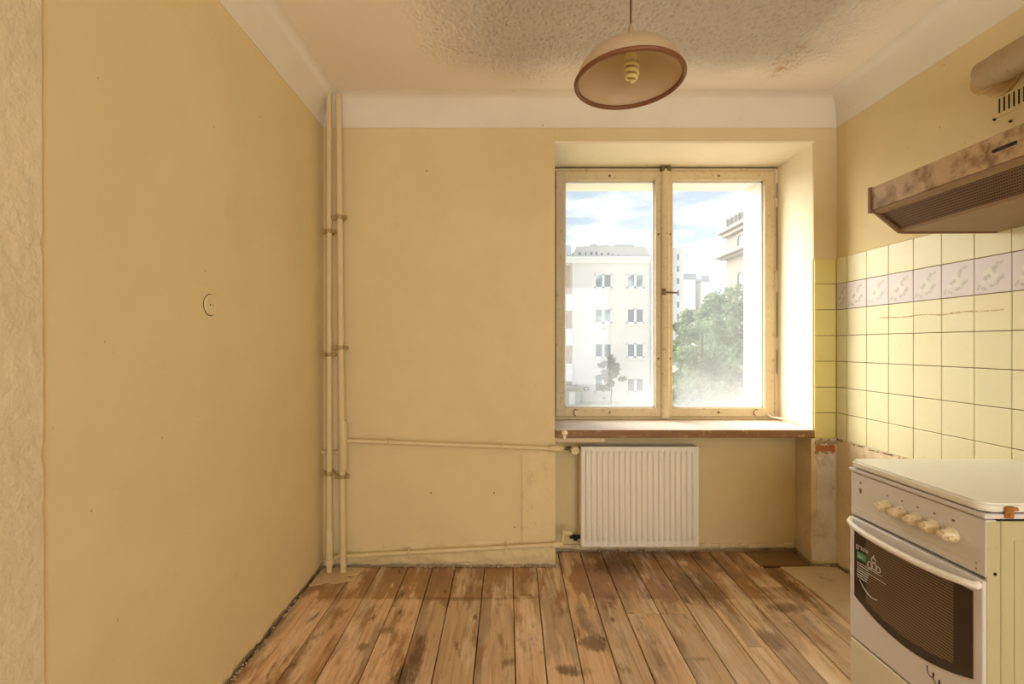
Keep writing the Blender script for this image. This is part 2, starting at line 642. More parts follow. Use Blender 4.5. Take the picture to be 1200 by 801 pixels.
# light filler patch at the foot of the riser pipes
mb = MB()
pts = [(-1.04, 2.62), (-1.04, 2.84), (-0.80, 2.84), (-0.82, 2.76), (-.88, 2.74), (-.83, 2.70), (-.90, 2.65), (-.96, 2.66)]
mb.prism([Vector((x, y, -0.003)) for x, y in pts], (0, 0, 0.006))
mb.build('filler_patch', plaster('floor_filler', rgb(216, 188, 144), 0.15, 0.4, 0.3), floor)

# ------------------------------------------------------------------ walls


def coat(name, mat, parent, origin, u, width, ztop, n, thick, jag, seed, base=0.012, nx=None):
    """a coat of painted plaster whose broken lower edge hangs above the boards"""
    r = random.Random(seed)
    origin, u, n = Vector(origin), Vector(u), Vector(n)
    nx = nx or max(8, int(width / 0.022))
    mb = MB()
    fr, bk = [], []
    h = 0.0
    for i in range(nx + 1):
        h = 0.72 * h + 0.28 * r.uniform(-1, 1) * jag * 2.2
        z = base + max(-base * 0.8, jag * 0.6 + h)
        p = origin + u * (width * i / nx)
        rec = r.uniform(-0.002, 0.002)
        fr.append([mb.bm.verts.new(p + Vector((0, 0, zz)) + n * o) for zz, o in ((z, -0.004 + rec), (z + 0.012, rec), (z + 0.05, 0.0), (ztop, 0.0))])
        bk.append([mb.bm.verts.new(p + Vector((0, 0, zz)) - n * thick) for zz in (z, ztop)])
    for i in range(nx):
        for k in range(3):
            mb.bm.faces.new((fr[i][k], fr[i + 1][k], fr[i + 1][k + 1], fr[i][k + 1]))
        mb.bm.faces.new((fr[i][0], bk[i][0], bk[i + 1][0], fr[i + 1][0]))
        mb.bm.faces.new((bk[i][0], bk[i][1], bk[i + 1][1], bk[i + 1][0]))
        mb.bm.faces.new((fr[i][3], fr[i + 1][3], bk[i + 1][1], bk[i][1]))
    for c in (0, nx):
        f, b = fr[c], bk[c]
        mb.bm.faces.new((f[0], f[1], f[2], f[3], b[1], b[0]))
    return mb.build(name, mat, parent)


# left wall
wl = MB().box(XL - 0.17, XL - 0.014, YR - 0.1, YO, -0.16, ZC + 0.12).build('wall_left', M_old)
struct(wl, 'long plain yellow left wall')
coat('plaster_coat', M_wall, wl, (XL, 1.10, 0), (0, 1, 0), YB - 1.10, ZC - 0.02, (1, 0, 0), 0.016, 0.012, 3, base=0.008)
# the wallpapered pier nearer to the camera, a touch proud, with a chipped edge
mb = MB()
r = random.Random(5)
poly = [Vector((XL, YR, 0.012)), Vector((XL, 1.118, 0.012))]
z = 0.05
while z < ZC - 0.05:
    poly.append(Vector((XL, 1.118 - 0.012 * (z / ZC) + r.uniform(-.0008, .0008) - (0.006 if r.random() < .05 else 0), z)))
    z += 0.03
poly += [Vector((XL, 1.105, ZC - 0.02)), Vector((XL, YR, ZC - 0.02))]
poly = [p + Vector((-0.014, 0, 0)) for p in poly]
mb.prism(poly, (0.020, 0, 0))
part_label(mb.build('pier_facing', M_pier, wl), 'rougher papered facing at the edge of the wall')

# window wall: masonry, then coats
wb = MB()
wb.box(XL - 0.17, NX0, YB + 0.012, YO, -0.16, ZC + 0.12)
wb.box(NX0, NX1, YB + 0.012, YO, NZT, ZC + 0.12)
wb.box(NX0, NX1 + 0.03, YN + 0.012, YO, -0.16, 0.745)
wb.prism([Vector((x, y, -0.16)) for x, y in ((NX1 - 0.012, YB + 0.012), (NX1 + 0.025, YN + 0.012), (NX1 + 0.025, YO), (XR + 0.17, YO), (XR + 0.17, YB + 0.012))], (0, 0, 0.905))
wb.box(NX1 + 0.012, XR + 0.17, YB + 0.012, YO, 0.745, ZC + 0.12)
wall_back = wb.build('wall_back', M_old)
struct(wall_back, 'yellow window wall with a deep niche')
coat('plaster_coat', M_wall, wall_back, (XL, YB, 0), (1, 0, 0), NX0 - XL, ZC - 0.02, (0, -1, 0), 0.012, 0.010, 11, base=0.006)
coat('recess_coat', M_wall, wall_back, (NX0 + .002, YN, 0), (1, 0, 0), NX1 - NX0 + 0.02, 0.744, (0, -1, 0), 0.012, 0.008, 12, base=0.010)
# lintel facing and pier facing above the tiles, niche lining
MB().box(NX0 + .001, XR, YB, YB + 0.012, NZT, ZC - 0.02).build('lintel_coat', M_wall, wall_back)
MB().box(NX1, XR, YB, YB + 0.012, 1.79, NZT - .001).build('pier_coat', M_wall, wall_back)
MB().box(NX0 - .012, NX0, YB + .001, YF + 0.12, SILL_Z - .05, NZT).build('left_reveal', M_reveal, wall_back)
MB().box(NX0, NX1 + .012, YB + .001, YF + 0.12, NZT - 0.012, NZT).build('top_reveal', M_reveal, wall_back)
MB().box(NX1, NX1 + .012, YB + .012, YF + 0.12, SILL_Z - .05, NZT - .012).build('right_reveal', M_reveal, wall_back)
MB().box(NX0 - .002, NX0 + .004, YB + .001, YN, 0.02, 0.745).build('recess_side', M_wall, wall_back)
mb = MB()
mb.prism([Vector((x, y, 0.02)) for x, y in ((NX1 - 0.014, YB + 0.001), (NX1 + .021, YN), (NX1 + .030, YN), (NX1 - 0.002, YB + 0.001))], (0, 0, 0.725))
mb.build('recess_side', M_scuffed, wall_back)
# outer reveal in white render (the opening narrows outside the frame)
OX0, OX1, OZ0, OZ1 = 0.36, 1.762, 0.80, 2.417
mb = MB()
mb.box(NX0 - .02, OX0, YF + 0.11, YO, 0.745, NZT + .02)
mb.box(OX1, NX1 + .02, YF + 0.11, YO, 0.745, NZT + .02)
mb.box(OX0, OX1, YF + 0.11, YO, OZ1, NZT + .02)
mb.box(OX0, OX1, YF + 0.11, YO + 0.04, 0.745, OZ0)
mb.build('outer_reveal', M_facade_out, wall_back)
# hand-thrown plaster repair left of the radiator, and the ledge over it
r = random.Random(9)
poly = [Vector((0.105 + r.uniform(-.006, .006), YB, z)) for z in [0.05 + 0.05 * k for k in range(12)]]
poly += [Vector((0.10 - 0.02 * k, YB, 0.645 + 0.012 * k)) for k in range(3)]
poly += [Vector((0.12, YB, 0.70)), Vector((0.20, YB, 0.71)), Vector((NX0 + .004, YB, 0.70))]
poly += [Vector((NX0 + .002 + r.uniform(-.002, .003), YB, 0.65 - 0.05 * k)) for k in range(13)]
mb = MB()
mb.prism([p + Vector((0, 0.002, 0)) for p in poly], (0, -0.013, 0))
bmesh.ops.recalc_face_normals(mb.bm, faces=list(mb.bm.faces))
ff = [f for f in mb.bm.faces if len(f.verts) > 5 and f.calc_center_median().y < YB]
bmesh.ops.bevel(mb.bm, geom=[e for f in ff for e in f.edges], offset=0.006, segments=2, affect='EDGES')
part_label(mb.build('plaster_repair', M_wall_low, wall_back, smooth=50), 'lumpy raised plaster repair beside the radiator')
# lumpy foot of the wall: thrown plaster under the return pipe
mb = MB()
r = random.Random(21)
NXg, NZg = 130, 9
gr = []
for j in range(NZg + 1):
    row = []
    for i in range(NXg + 1):
        x = XL + 0.18 + (NX0 + 0.0 - XL - 0.18) * i / NXg
        zb = 0.012 + 0.014 * (noise.noise(Vector((x * 14, 3, 0))) + 0.4 * noise.noise(Vector((x * 45, 3, 0))))
        zt = 0.125 + 0.03 * noise.noise(Vector((x * 6, 7, 0))) + (x - XL) * 0.03
        z = zb + (zt - zb) * j / NZg
        bul = 0.020 * math.sin(PI * min(1, (j + 0.4) / NZg * 1.0)) * (0.6 + 0.8 * noise.noise(Vector((x * 11, z * 22, 1))) + 0.5 * noise.noise(Vector((x * 38, z * 50, 4))))
        if j in (0, NZg):
            bul = -0.004
        row.append(mb.bm.verts.new((x, YB - max(bul, -0.004), z)))
    gr.append(row)
for j in range(NZg):
    for i in range(NXg):
        mb.bm.faces.new((gr[j][i], gr[j][i + 1], gr[j + 1][i + 1], gr[j + 1][i]))
mb.build('thrown_plaster', M_wall_low, wall_back, smooth=60)
# plaster edge bead along the foot of the radiator recess
mb = MB()
r = random.Random(31)
for k in range(26):
    x0 = NX0 + 0.01 + k * 0.058
    mb.box(x0, x0 + 0.057, YN - 0.016 - r.uniform(0, .004), YN + .003, 0.020 + r.uniform(0, .008), 0.046 + r.uniform(-.004, .004), 0.004, 1)
mb.build('plaster_ledge', M_scuffed, wall_back)
# nail stubs and plugs left in the wall
for (px, py) in ((636, 147), (505, 577), (579, 577), (500, 200), (603, 617), (648, 619), (974, 142)):
    p = at(px, py, YB)
    mb = MB()
    mb.tube([(p.x, YB + .006, p.z), (p.x, YB - .005, p.z - .001)], 0.0034, 8)
    mb.build('nail_stub', M_dark, wall_back)

# bare pier under the tiles: pale plaster, one orange brick
r = random.Random(41)
mb = MB()
poly = []
for k in range(24):
    z = 0.035 + 0.62 * k / 23
    poly.append(Vector((NX1 + 0.018 - 0.030 * (1 - k / 23) ** 2 + r.uniform(-.007, .007), YB, z)))
for k in range(23, -1, -1):
    z = 0.035 + 0.62 * k / 23
    poly.append(Vector((XR - 0.012 + r.uniform(-.006, .004), YB, z)))
mb.prism([p + Vector((0, 0.002, 0)) for p in poly], (0, -0.008, 0))
part_label(mb.build('bare_plaster', M_bare, wall_back), 'pale bare plaster where the corner tiles were torn off')
mb = MB()
mb.box(NX1 - 0.002, XR, YB - 0.001, YB + 0.012, 0.016, 0.745)
mb.build('pier_undercoat', M_scuffed, wall_back)
mb = MB()
bpoly = [Vector((NX1 + .008 + (XR - .010 - NX1 - .008) * k / 11, YB - .003, .668 + r.uniform(-.005, .005))) for k in range(12)]
bpoly += [Vector((XR - .010 - (XR - .010 - NX1 - .008) * k / 11, YB - .003, .705 + r.uniform(-.006, .004))) for k in range(12)]
mb.prism(bpoly, (0, .05, 0))
mb2 = MB()
rr_ = random.Random(43)
for k in range(16):
    x0 = rr_.uniform(NX1 - .002, XR - .03)
    z0 = rr_.choice((.655, .66, .706, .71))
    mb2.box(x0, x0 + rr_.uniform(.008, .026), YB - .0045, YB + .004, z0, z0 + rr_.uniform(.006, .016), .002, 1)
mb2.build('crumbled_edge', M_old, wall_back)
part_label(mb.build('brick', M_brick, wall_back), 'orange brick edge showing in the corner')
mb = MB()
for k in range(9):
    x0 = NX1 + 0.006 + k * 0.0142
    mb.box(x0, x0 + 0.016, YB - 0.006 - r.uniform(0, .006), YB + .006, 0.712 + r.uniform(0, .006), 0.740 + r.uniform(-.008, .004), 0.003, 1)
mb.build('mortar_edge', M_old, wall_back)

# right wall
wr = MB().box(XR + 0.012, XR + 0.17, YR - 0.1, YO, -0.16, ZC + 0.12).build('wall_right', M_old)
struct(wr, 'right kitchen wall with yellow tiles')
TZ0, TP = 0.745, 0.15
MB().box(XR, XR + 0.012, YR, YB, TZ0 + 7 * TP, ZC - 0.02).build('plaster_coat', M_wall, wr)
MB().box(XR + 0.004, XR + 0.012, 0.42, YB, TZ0, TZ0 + 7 * TP).build('grout_bed', M_grout, wr)
coat('scuffed_coat', M_scuffed, wr, (XR, 0.42, 0), (0, 1, 0), YB - 0.42, TZ0 - 0.012, (-1, 0, 0), 0.012, 0.016, 17, base=0.012)
MB().box(XR, XR + 0.012, YR, 0.42, 0.012, TZ0 + 7 * TP).build('plaster_coat', M_wall, wr)
# crumbled edge under the lowest tiles
mb = MB()
r = random.Random(55)
y = 0.9
while y < YB - 0.02:
    L = r.uniform(0.008, 0.03)
    mb.box(XR - r.uniform(.000, .004), XR + 0.006, y, y + L, TZ0 - r.uniform(.004, .018), TZ0 + 0.001, 0.003, 1)
    y += L * 0.9
mb.build('mortar_edge', M_scuffed, wr)

# tiles: right wall seen from the corner towards the camera
rows = range(7)
def tile_mesh(name, w_, axis, mat):
    mb = MB()
    g = 0.0016
    if axis == 'y':
        mb.box(-0.007, 0.0, g, w_ - g, g, TP - g, 0.0018, 2)
    else:
        mb.box(g, w_ - g, -0.007, 0.0, g, TP - g, 0.0018, 2)
    o = mb.build(name, mat)
    return o


r = random.Random(61)
yj = [YB - 0.001, 2.775]
while yj[-1] > 0.50:
    yj.append(yj[-1] - TP)
protos = {}
for rw in rows:
    border = rw == 5
    for c in range(len(yj) - 1):
        wd = yj[c] - yj[c + 1]
        key = (round(wd, 3), border)
        nm = 'border_tile' if border else 'wall_tile'
        if key not in protos:
            o = tile_mesh(nm, wd, 'y', M_border if border else M_tile)
            protos[key] = o
        else:
            o = protos[key].copy()
            COL.objects.link(o)
        o.parent = wr
        o.location = (XR + 0.004 + r.uniform(-.0006, .0006), yj[c + 1], TZ0 + rw * TP)
        o.rotation_euler = (0, r.uniform(-.003, .003), r.uniform(-.003, .003))
pr = None
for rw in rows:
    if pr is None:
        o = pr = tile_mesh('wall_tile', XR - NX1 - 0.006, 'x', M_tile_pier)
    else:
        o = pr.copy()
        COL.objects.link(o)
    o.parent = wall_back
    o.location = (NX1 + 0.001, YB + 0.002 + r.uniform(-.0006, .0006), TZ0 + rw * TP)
# ridge of old mortar where a shelf was fixed under the border
mb = MB()
y = 1.905
while y < 2.52:
    L = r.uniform(.006, .022)
    hh = 0.004 + 0.008 * abs(noise.noise(Vector((y * 20, 0, 2))))
    zc_ = 1.428 + .006 * noise.noise(Vector((y * 9, 5, 2)))
    mb.box(XR - 0.0036 - r.uniform(.0003, .0016), XR - 0.002, y, y + L, zc_ - hh * .5, zc_ + hh * .5, 0.0008, 1)
    y += L * r.choice((0.9, 0.95, 1.0, 1.6))
part_label(mb.build('mortar_ridge', simple('old_mortar', rgb(206, 186, 136), .9, var=.3, scale=60), wr), 'broken ridge of old mortar under the flowered border')

# rear wall with an opening added for the fill lamp, ceiling, cove
mb = MB()
mb.box(XL - .17, -0.32, YR - 0.15, YR, -.16, ZC + .12)
mb.box(1.90, XR + .17, YR - 0.15, YR, -.16, ZC + .12)
mb.box(-0.32, 1.90, YR - 0.15, YR, -.16, 0.55)
mb.box(-0.32, 1.90, YR - 0.15, YR, 2.35, ZC + .12)
struct(mb.build('wall_rear', M_wall), 'rear wall behind the camera')
struct(MB().box(XL - 0.17, XR + 0.17, YR - 0.15, YO, ZC, ZC + 0.12).build('ceiling', M_ceiling), 'rough stucco ceiling with a smooth border')
mb = MB()
prof = []
for k in range(9):
    a = PI / 2 * k / 8
    prof.append((0.105 * (1 - math.cos(a)) ** 1.0, ZV + (ZC - ZV) * math.sin(a)))
rings = []
for d, z in prof:
    d += 0.003
    rings.append([mb.bm.verts.new(v) for v in ((XL + d, YR, z), (XL + d, YB - d, z), (XR - d, YB - d, z), (XR - d, YR, z))])
for a, b in zip(rings[:-1], rings[1:]):
    for k in range(3):
        mb.bm.faces.new((a[k], a[k + 1], b[k + 1], b[k]))
lo = [mb.bm.verts.new(v) for v in ((XL - .0, YR, ZV), (XL, YB, ZV), (XR, YB, ZV), (XR, YR, ZV))]
for k in range(3):
    mb.bm.faces.new((lo[k], lo[k + 1], rings[0][k + 1], rings[0][k]))
struct(mb.build('trim_1', M_cove, smooth=40), 'plaster cove between walls and ceiling')

# debris in the gap along the walls
mb = MB()
r = random.Random(77)


def crumb(x, y, z, s):
    b = bmesh.new()
    bmesh.ops.create_icosphere(b, subdivisions=1, radius=s)
    for v in b.verts:
        v.co = Vector((v.co.x * r.uniform(.6, 1.5), v.co.y * r.uniform(.6, 1.5), v.co.z * r.uniform(.5, 1.0)))
    mb._merge(b, Matrix.Translation((x, y, z)) @ Matrix.Rotation(r.uniform(0, 6), 4, 'Z'))


for k in range(110):
    crumb(XL + abs(r.gauss(0, .010)), r.uniform(1.3, 2.84), r.uniform(0.0, .004), r.uniform(.0015, .0065))
for k in range(110):
    crumb(r.uniform(XL + .02, NX0), YB - r.uniform(0.002, .02), r.uniform(0, .006), r.uniform(.003, .008))
for k in range(90):
    crumb(r.uniform(NX0, NX1), YN - r.uniform(0.0, .02), r.uniform(0, .006), r.uniform(.003, .007))
for k in range(40):
    crumb(r.uniform(NX1, XR), YB - r.uniform(0.0, .014), r.uniform(.003, .008), r.uniform(.003, .007))
for k in range(40):
    crumb(XR - r.uniform(0.0, .014), r.uniform(1.9, YB), r.uniform(.003, .008), r.uniform(.003, .008))
tag(mb.build('plaster_debris', M_old), 'crumbs of plaster lying along the foot of the walls', 'debris', kind='stuff')

# ------------------------------------------------------------------ window
M_frame = NT('peeling_cream_paint')
p = M_frame.pos()
c_ = M_frame.mix(M_frame.noise(p, 7, 4), rgb(206, 184, 142), rgb(224, 206, 166))
c_ = M_frame.mix(M_frame.math('MULTIPLY', M_frame.step(M_frame.noise(p, 30, 7, 0.75), 0.54, 0.68), 0.65), c_, rgb(160, 122, 70))
c_ = M_frame.mix(M_frame.math('MULTIPLY', M_frame.step(M_frame.noise(M_frame.mapping(p, (3, 3, 1)), 40, 4, 0.6), 0.70, 0.76), 0.8), c_, rgb(74, 52, 32))
M_frame.bsdf(c_, 0.5, M_frame.bump(M_frame.noise(p, 50, 4), 0.2, 0.003))
M_frame = M_frame.m


def glass_mat():
    t = NT('dusty_window_glass')
    s = t.sep(t.pos())
    tr = t.n('BsdfTransparent')
    tr.inputs[0].default_value = (0.97, 0.98, 0.98, 1)
    gl = t.n('BsdfGlossy')
    gl.inputs['Roughness'].default_value = 0.02
    lw = t.n('LayerWeight')
    lw.inputs['Blend'].default_value = 0.5
    m1 = t.n('MixShader')
    t.link(t.math('ADD', 0.025, t.math('MULTIPLY', t.math('POWER', lw.outputs['Facing'], 5.0), 0.5)), m1.inputs[0])
    t.link(tr.outputs[0], m1.inputs[1])
    t.link(gl.outputs[0], m1.inputs[2])
    # a film of dust, thicker in the lower corners where rain left it
    film = t.math('ADD', 0.05, t.math('MULTIPLY', t.step(t.math('ADD', s[2], t.math('MULTIPLY', t.noise(t.pos(), 7, 4), 0.16)), 1.35, 0.85), 0.09))
    film = t.math('ADD', film, t.math('MULTIPLY', t.step(t.noise(t.mapping(t.pos(), (3, 1, 1)), 5, 5, 0.6), 0.45, 0.75), 0.008))
    tl = t.n('BsdfTranslucent')
    tl.inputs[0].default_value = (0.92, 0.95, 0.98, 1)
    m2 = t.n('MixShader')
    t.link(film, m2.inputs[0])
    t.link(m1.outputs[0], m2.inputs[1])
    t.link(tl.outputs[0], m2.inputs[2])
    t.link(m2.outputs[0], t.out.inputs['Surface'])
    return t.m


M_glass = glass_mat()
M_lilac = simple('white_bead_paint', rgb(226, 220, 224), 0.5, var=0.04)
win = sroot('window_1', 'old double casement window with peeling cream paint')
mb = MB()
FX0, FX1, FZ0, FZ1 = NX0 + 0.004, 1.804, SILL_Z + 0.002, 2.458
mb.box(FX0, 0.343, YF + .004, YF + 0.10, FZ0, FZ1, 0.003, 1)
mb.box(1.788, FX1, YF + .002, YF + 0.10, FZ0, FZ1, 0.003, 1)
mb.box(0.343, 1.788, YF + .004, YF + 0.10, 2.440, FZ1, 0.003, 1)
mb.box(0.343, 1.788, YF + .004, YF + 0.10, FZ0, 0.815, 0.003, 1)
mb.box(1.030, 1.090, YF + .02, YF + 0.10, 0.815, 2.44)
mb.build('window_frame', M_frame, win)
MB().box(NX0, NX1, YF + .10, YF + .112, FZ0, NZT - .012).bm.free()
# dark slits where frame and plaster part
mb = MB()
mb.box(FX0, NX1, YF + .02, YF + .09, FZ1 + .001, NZT - .0125)
mb.box(FX1 + .001, NX1 - .0005, YF + .02, YF + .09, FZ0, FZ1)
mb.build('frame_gap', M_dark, win)
# broken filler beads over the right-hand slit
mb = MB()
r = random.Random(83)
for z0, z1 in ((0.81, 1.10), (1.26, 1.34), (1.64, 1.78), (2.20, 2.26), (2.36, 2.45)):
    z = z0
    while z < z1:
        h = r.uniform(.01, .03)
        mb.box(FX1 - .003, NX1 + .004, YF + .006, YF + .03, z, min(z + h, z1), 0.002, 1)
        z += h
mb.build('filler_bead', M_reveal, win)


def sash(x0, x1, gx0, gx1, gz0, gz1, z0, z1, lab):
    o = MB()
    yf, yb = YF - 0.004, YF + 0.042
    o.box(x0, gx0, yf, yb, z0, z1, 0.004, 2)
    o.box(gx1, x1, yf, yb, z0, z1, 0.004, 2)
    o.box(gx0 - .002, gx1 + .002, yf + .001, yb, gz1, z1, 0.004, 2)
    o.box(gx0 - .002, gx1 + .002, yf + .001, yb, z0, gz0, 0.004, 2)
    o = o.build('sash', M_frame, win)
    part_label(o, lab)
    MB().box(gx0 - .006, gx1 + .006, YF + 0.018, YF + 0.022, gz0 - .006, gz1 + .006).build('pane', M_glass, o)
    b = MB()
    t_ = 0.010
    b.box(gx0 - .001, gx0 + t_, YF + .024, YF + .04, gz0, gz1)
    b.box(gx1 - t_, gx1 + .001, YF + .024, YF + .04, gz0, gz1)
    b.box(gx0, gx1, YF + .024, YF + .04, gz1 - t_, gz1 + .001)
    b.box(gx0, gx1, YF + .024, YF + .04, gz0 - .001, gz0 + t_)
    b.build('glazing_bead', M_lilac, o)
    return o


sl = sash(0.346, 1.040, 0.406, 1.003, 0.873, 2.377, 0.818, 2.437, 'left sash of the window')
sr = sash(1.080, 1.786, 1.116, 1.724, 0.873, 2.377, 0.818, 2.437, 'right sash of the window')
mb = MB()
mb.prism([Vector((x, y, 0.812)) for x, y in ((1.036, YF - .004), (1.042, YF - .022), (1.052, YF - .028), (1.080, YF - .028), (1.090, YF - .022), (1.096, YF - .004))], (0, 0, 1.632))
mb.build('cover_strip', M_frame, win)
# screws in the sashes
for o, pts in ((sl, ((0.70, 0.846), (0.70, 2.405), (1.022, 1.20), (1.022, 2.02))), (sr, ((1.42, 0.846), (1.42, 2.405), (1.098, 1.20), (1.098, 2.02)))):
    for x, z in pts:
        mb = MB()
        mb.tube([(x, YF + .002, z), (x, YF - .007, z)], 0.0075, 10)
        mb.build('screw', M_rust, o)
# latch on the cover strip
mb = MB()
p = at(778, 343, YF - .03)
mb.box(p.x - .012, p.x + .012, YF - .034, YF - .024, p.z - .014, p.z + .030, .003, 1)
mb.build('latch_plate', M_rust, win)
mb = MB()
mb.tube([(p.x, YF - .03, p.z), (p.x, YF - .055, p.z), (p.x + .012, YF - .062, p.z - .001), (p.x + .075, YF - .060, p.z - .002)], 0.0062, 8)
mb.build('latch_handle', M_rust, win)
# hinge knuckles at the head and catches
mb = MB()
for x in (1.045, 1.085):
    mb.box(x - .012, x + .012, YF - .034, YF, 2.430, 2.462, .003, 1)
mb.build('bolt_keeper', M_rust, win)
# stay rod lying on the sill at the right, and curled wire hooks on both bottom rails
mb = MB()
mb.tube([(1.735, YF - .010, .835), (1.745, YF - .045, .822), (1.80 - .02, YF - .16, .822), (1.792, YF - .22, .815), (1.790, YF - .235, SILL_Z + .006)], 0.006, 8)
mb.build('stay_rod', simple('cream_rod', rgb(214, 196, 160), .45), sr)
for o, x in ((sl, 0.475), (sr, 1.662)):
    mb = MB()
    mb.tube([(x, YF - .006, .822), (x - .012, YF - .010, .836), (x - .016, YF - .012, .85), (x - .004, YF - .014, .868), (x + .014, YF - .012, .862)], 0.0028, 6)
    mb.build('wire_hook', M_rust, o)
# inner sill board: worn white top, bare brown front edge
t = NT('worn_sill_board')
p = t.pos()
s = t.sep(p)
nz = t.sep(t.n('NewGeometry').outputs['Normal'])[2]
top_c = t.mix(t.step(t.noise(t.mapping(p, (1.5, 10, 1)), 5, 6, 0.68), 0.56, 0.72), rgb(232, 218, 206), rgb(176, 132, 104))
wood = t.mix(t.noise(t.mapping(p, (3, 30, 30)), 4, 5, 0.6), rgb(96, 62, 36), rgb(168, 126, 78))
wood = t.mix(t.math('MULTIPLY', t.step(t.noise(p, 22, 5, .7), .55, .66), .7), wood, rgb(200, 172, 124))
col = t.mix(t.step(nz, 0.4, 0.8), wood, top_c)
t.bsdf(col, 0.5, t.bump(t.noise(t.mapping(p, (2, 20, 20)), 8, 4), 0.3, 0.004))
mb = MB()
mb.box(NX0 + .002, NX1 - 0.001, YB - .012, YF + .02, SILL_Z - .047, SILL_Z, 0.006, 2)
part_label(mb.build('window_sill', t.m, win), 'worn wooden sill board with a bare brown edge')
# lumps of old plaster under the left end of the sill, over the supply pipe
mb = MB()
mb.box(NX0 - .05, NX0 + .30, YB + 0.02, YN, 0.715, 0.748, 0.008, 1)
mb.build('sill_bearing', M_scuffed, wall_back)
mb = MB()
mb.lathe([(0, .028), (.014, .026), (.02, .012), (.012, 0), (.008, -.012), (0.010, -.022), (0, -.026)], 10, Matrix.Translation((NX0 + .055, YB - .016, SILL_Z - .03)))
mb.build('sill_peg', M_reveal, win, smooth=50)

# ------------------------------------------------------------------ heating pipes
M_pipe2 = M_pipe


def clamp(mb, x, y, z, r0):
    for dz in (-.0, ):
        mb.lathe([(r0 + .0005, -.011), (r0 + .005, -.011), (r0 + .005, .011), (r0 + .0005, .011)], 18, Matrix.Translation((x, y, z)))
    for sx in (-1, 1):
        mb.box(x + sx * (r0 + .003), x + sx * (r0 + .022), y - .008, y + .008, z - .011, z + .011, .002, 1)
        xx = x + sx * (r0 + .013)
        mb.tube([(xx, y - .018, z), (xx, y + .02, z)], 0.0055, 6)
    mb.tube([(x, y + r0, z), (x, YB - .003, z)], 0.006, 8)


PY = 2.79
rp = []
for (nm, lab, xt, xb, r0, cl, ztop) in (
        ('riser_pipe', 'left of two cream heating risers, in the corner with the thick sleeve at its foot', -.992, -.990, .0165, (1.936, 1.236, .560), ZC - .015),
        ('riser_pipe', 'right of two cream heating risers, joined to the pipe leading to the radiator valve', -.937, -.911, .0175, (2.016, 1.275, .543), ZC - .015)):
    o = thing(nm, lab, 'pipe', (xb, PY, 0), 'heating risers in the corner')
    mb = MB()
    mb.tube([(xb, PY, .002), (xb + (xt - xb) * .5, PY, 1.3), (xt, PY, ztop - .05), (xt, PY + .003, ztop)], r0, 20)
    mb.build('pipe_tube', M_pipe, o, smooth=50)
    for z in cl:
        mb = MB()
        clamp(mb, xb + (xt - xb) * z / ztop, PY, z, r0)
        mb.build('pipe_clamp', simple('clamp_steel', rgb(176, 152, 106), .5, .2, dirt=rgb(92, 66, 36)) if z == cl[0] else bpy.data.materials['clamp_steel'], o, smooth=40)
    mb = MB()
    if xt < -.95:
        mb.tube([(xb, PY, .03), (xb, PY, .045), (xb, PY, .225), (xb, PY, .24)], [.019, .0215, .0215, .018], 20)
        mb.lathe([(.021, -.014), (.029, -.014), (.029, .014), (.021, .014)], 8, Matrix.Translation((xb, PY, .062)))
        mb.build('foot_sleeve', M_pipe, o, smooth=50)
    else:
        mb.tube([(xb, PY, .575), (xb, PY, .585), (xb, PY, .84), (xb, PY, .86)], [.018, .0225, .0225, .018], 20)
        mb.build('branch_sleeve', M_pipe, o, smooth=50)
        mb = MB()
        mb.tube([(xb, PY + .012, .672), (xb - .03, PY + .036, .672), (XL + .004, PY + .036, .672)], .011, 14)
        mb.build('side_stub', M_pipe, o, smooth=50)


def hook(mb, x, y, z):
    mb.tube([(x, YB + .004, z + .014), (x, y, z + .020), (x, y - .016, z + .012), (x, y - .017, z - .006)], .004, 6)


# supply to the valve
PS = YB - 0.045
o = thing('supply_pipe', 'upper thin cream pipe running from the riser to the radiator valve', 'pipe', (-.89, PS, .745), 'radiator feed pipes')
a = at(407, 516.3, PS)
b = at(656, 525.8, PS)
mb = MB()
mb.tube([(-.896, PY + .018, a.z), (a.x + .02, PS, a.z), tuple(b)], .0125, 16)
mb.build('pipe_tube', M_pipe, o, smooth=50)
mb = MB()
mb.tube([tuple(b + Vector((-.06, 0, .002))), tuple(b + Vector((-.05, 0, .002))), tuple(b + Vector((.0, 0, 0))), tuple(b + Vector((.012, 0.01, 0)))], [.013, .018, .018, .014], 16)
mb.build('pipe_coupling', M_pipe, o, smooth=50)
for px in (457, 588):
    f = (px - 407) / (656 - 407)
    mb = MB()
    q = a.lerp(b, f)
    hook(mb, q.x, PS, q.z)
    mb.build('pipe_hook', M_pipe, o, smooth=40)
# return
o = thing('return_pipe', 'lower thin cream pipe sloping up from the riser to the foot of the radiator', 'pipe', (-.96, PS, .06), 'radiator feed pipes')
a = at(398, 651.5, PS)
b = at(655, 637.8, PS)
mb = MB()
mb.tube([(-.966, PY + .010, a.z - .002), (-.945, PS + .004, a.z), tuple(a), tuple(b), tuple(b + Vector((.020, 0.012, .004))), tuple(b + Vector((.026, .03, .018))), tuple(b + Vector((.035, .09, .032)))], .0125, 16)
mb.build('pipe_tube', M_pipe, o, smooth=50)
mb = MB()
mb.tube([tuple(b + Vector((-.035, 0, -.002))), tuple(b + Vector((.020, 0, .001)))], .0175, 16)
mb.build('pipe_coupling', M_pipe, o, smooth=50)
mb = MB()
mb.tube([tuple(b + Vector((.028, .085, .034))), tuple(b + Vector((.085, .087, .035)))], .016, 16)
mb.build('pipe_elbow', M_pipe, o, smooth=50)
for px in (479, 593):
    f = (px - 398) / (655 - 398)
    q = a.lerp(b, f)
    mb = MB()
    hook(mb, q.x, PS, q.z)
    mb.build('pipe_hook', M_pipe, o, smooth=40)

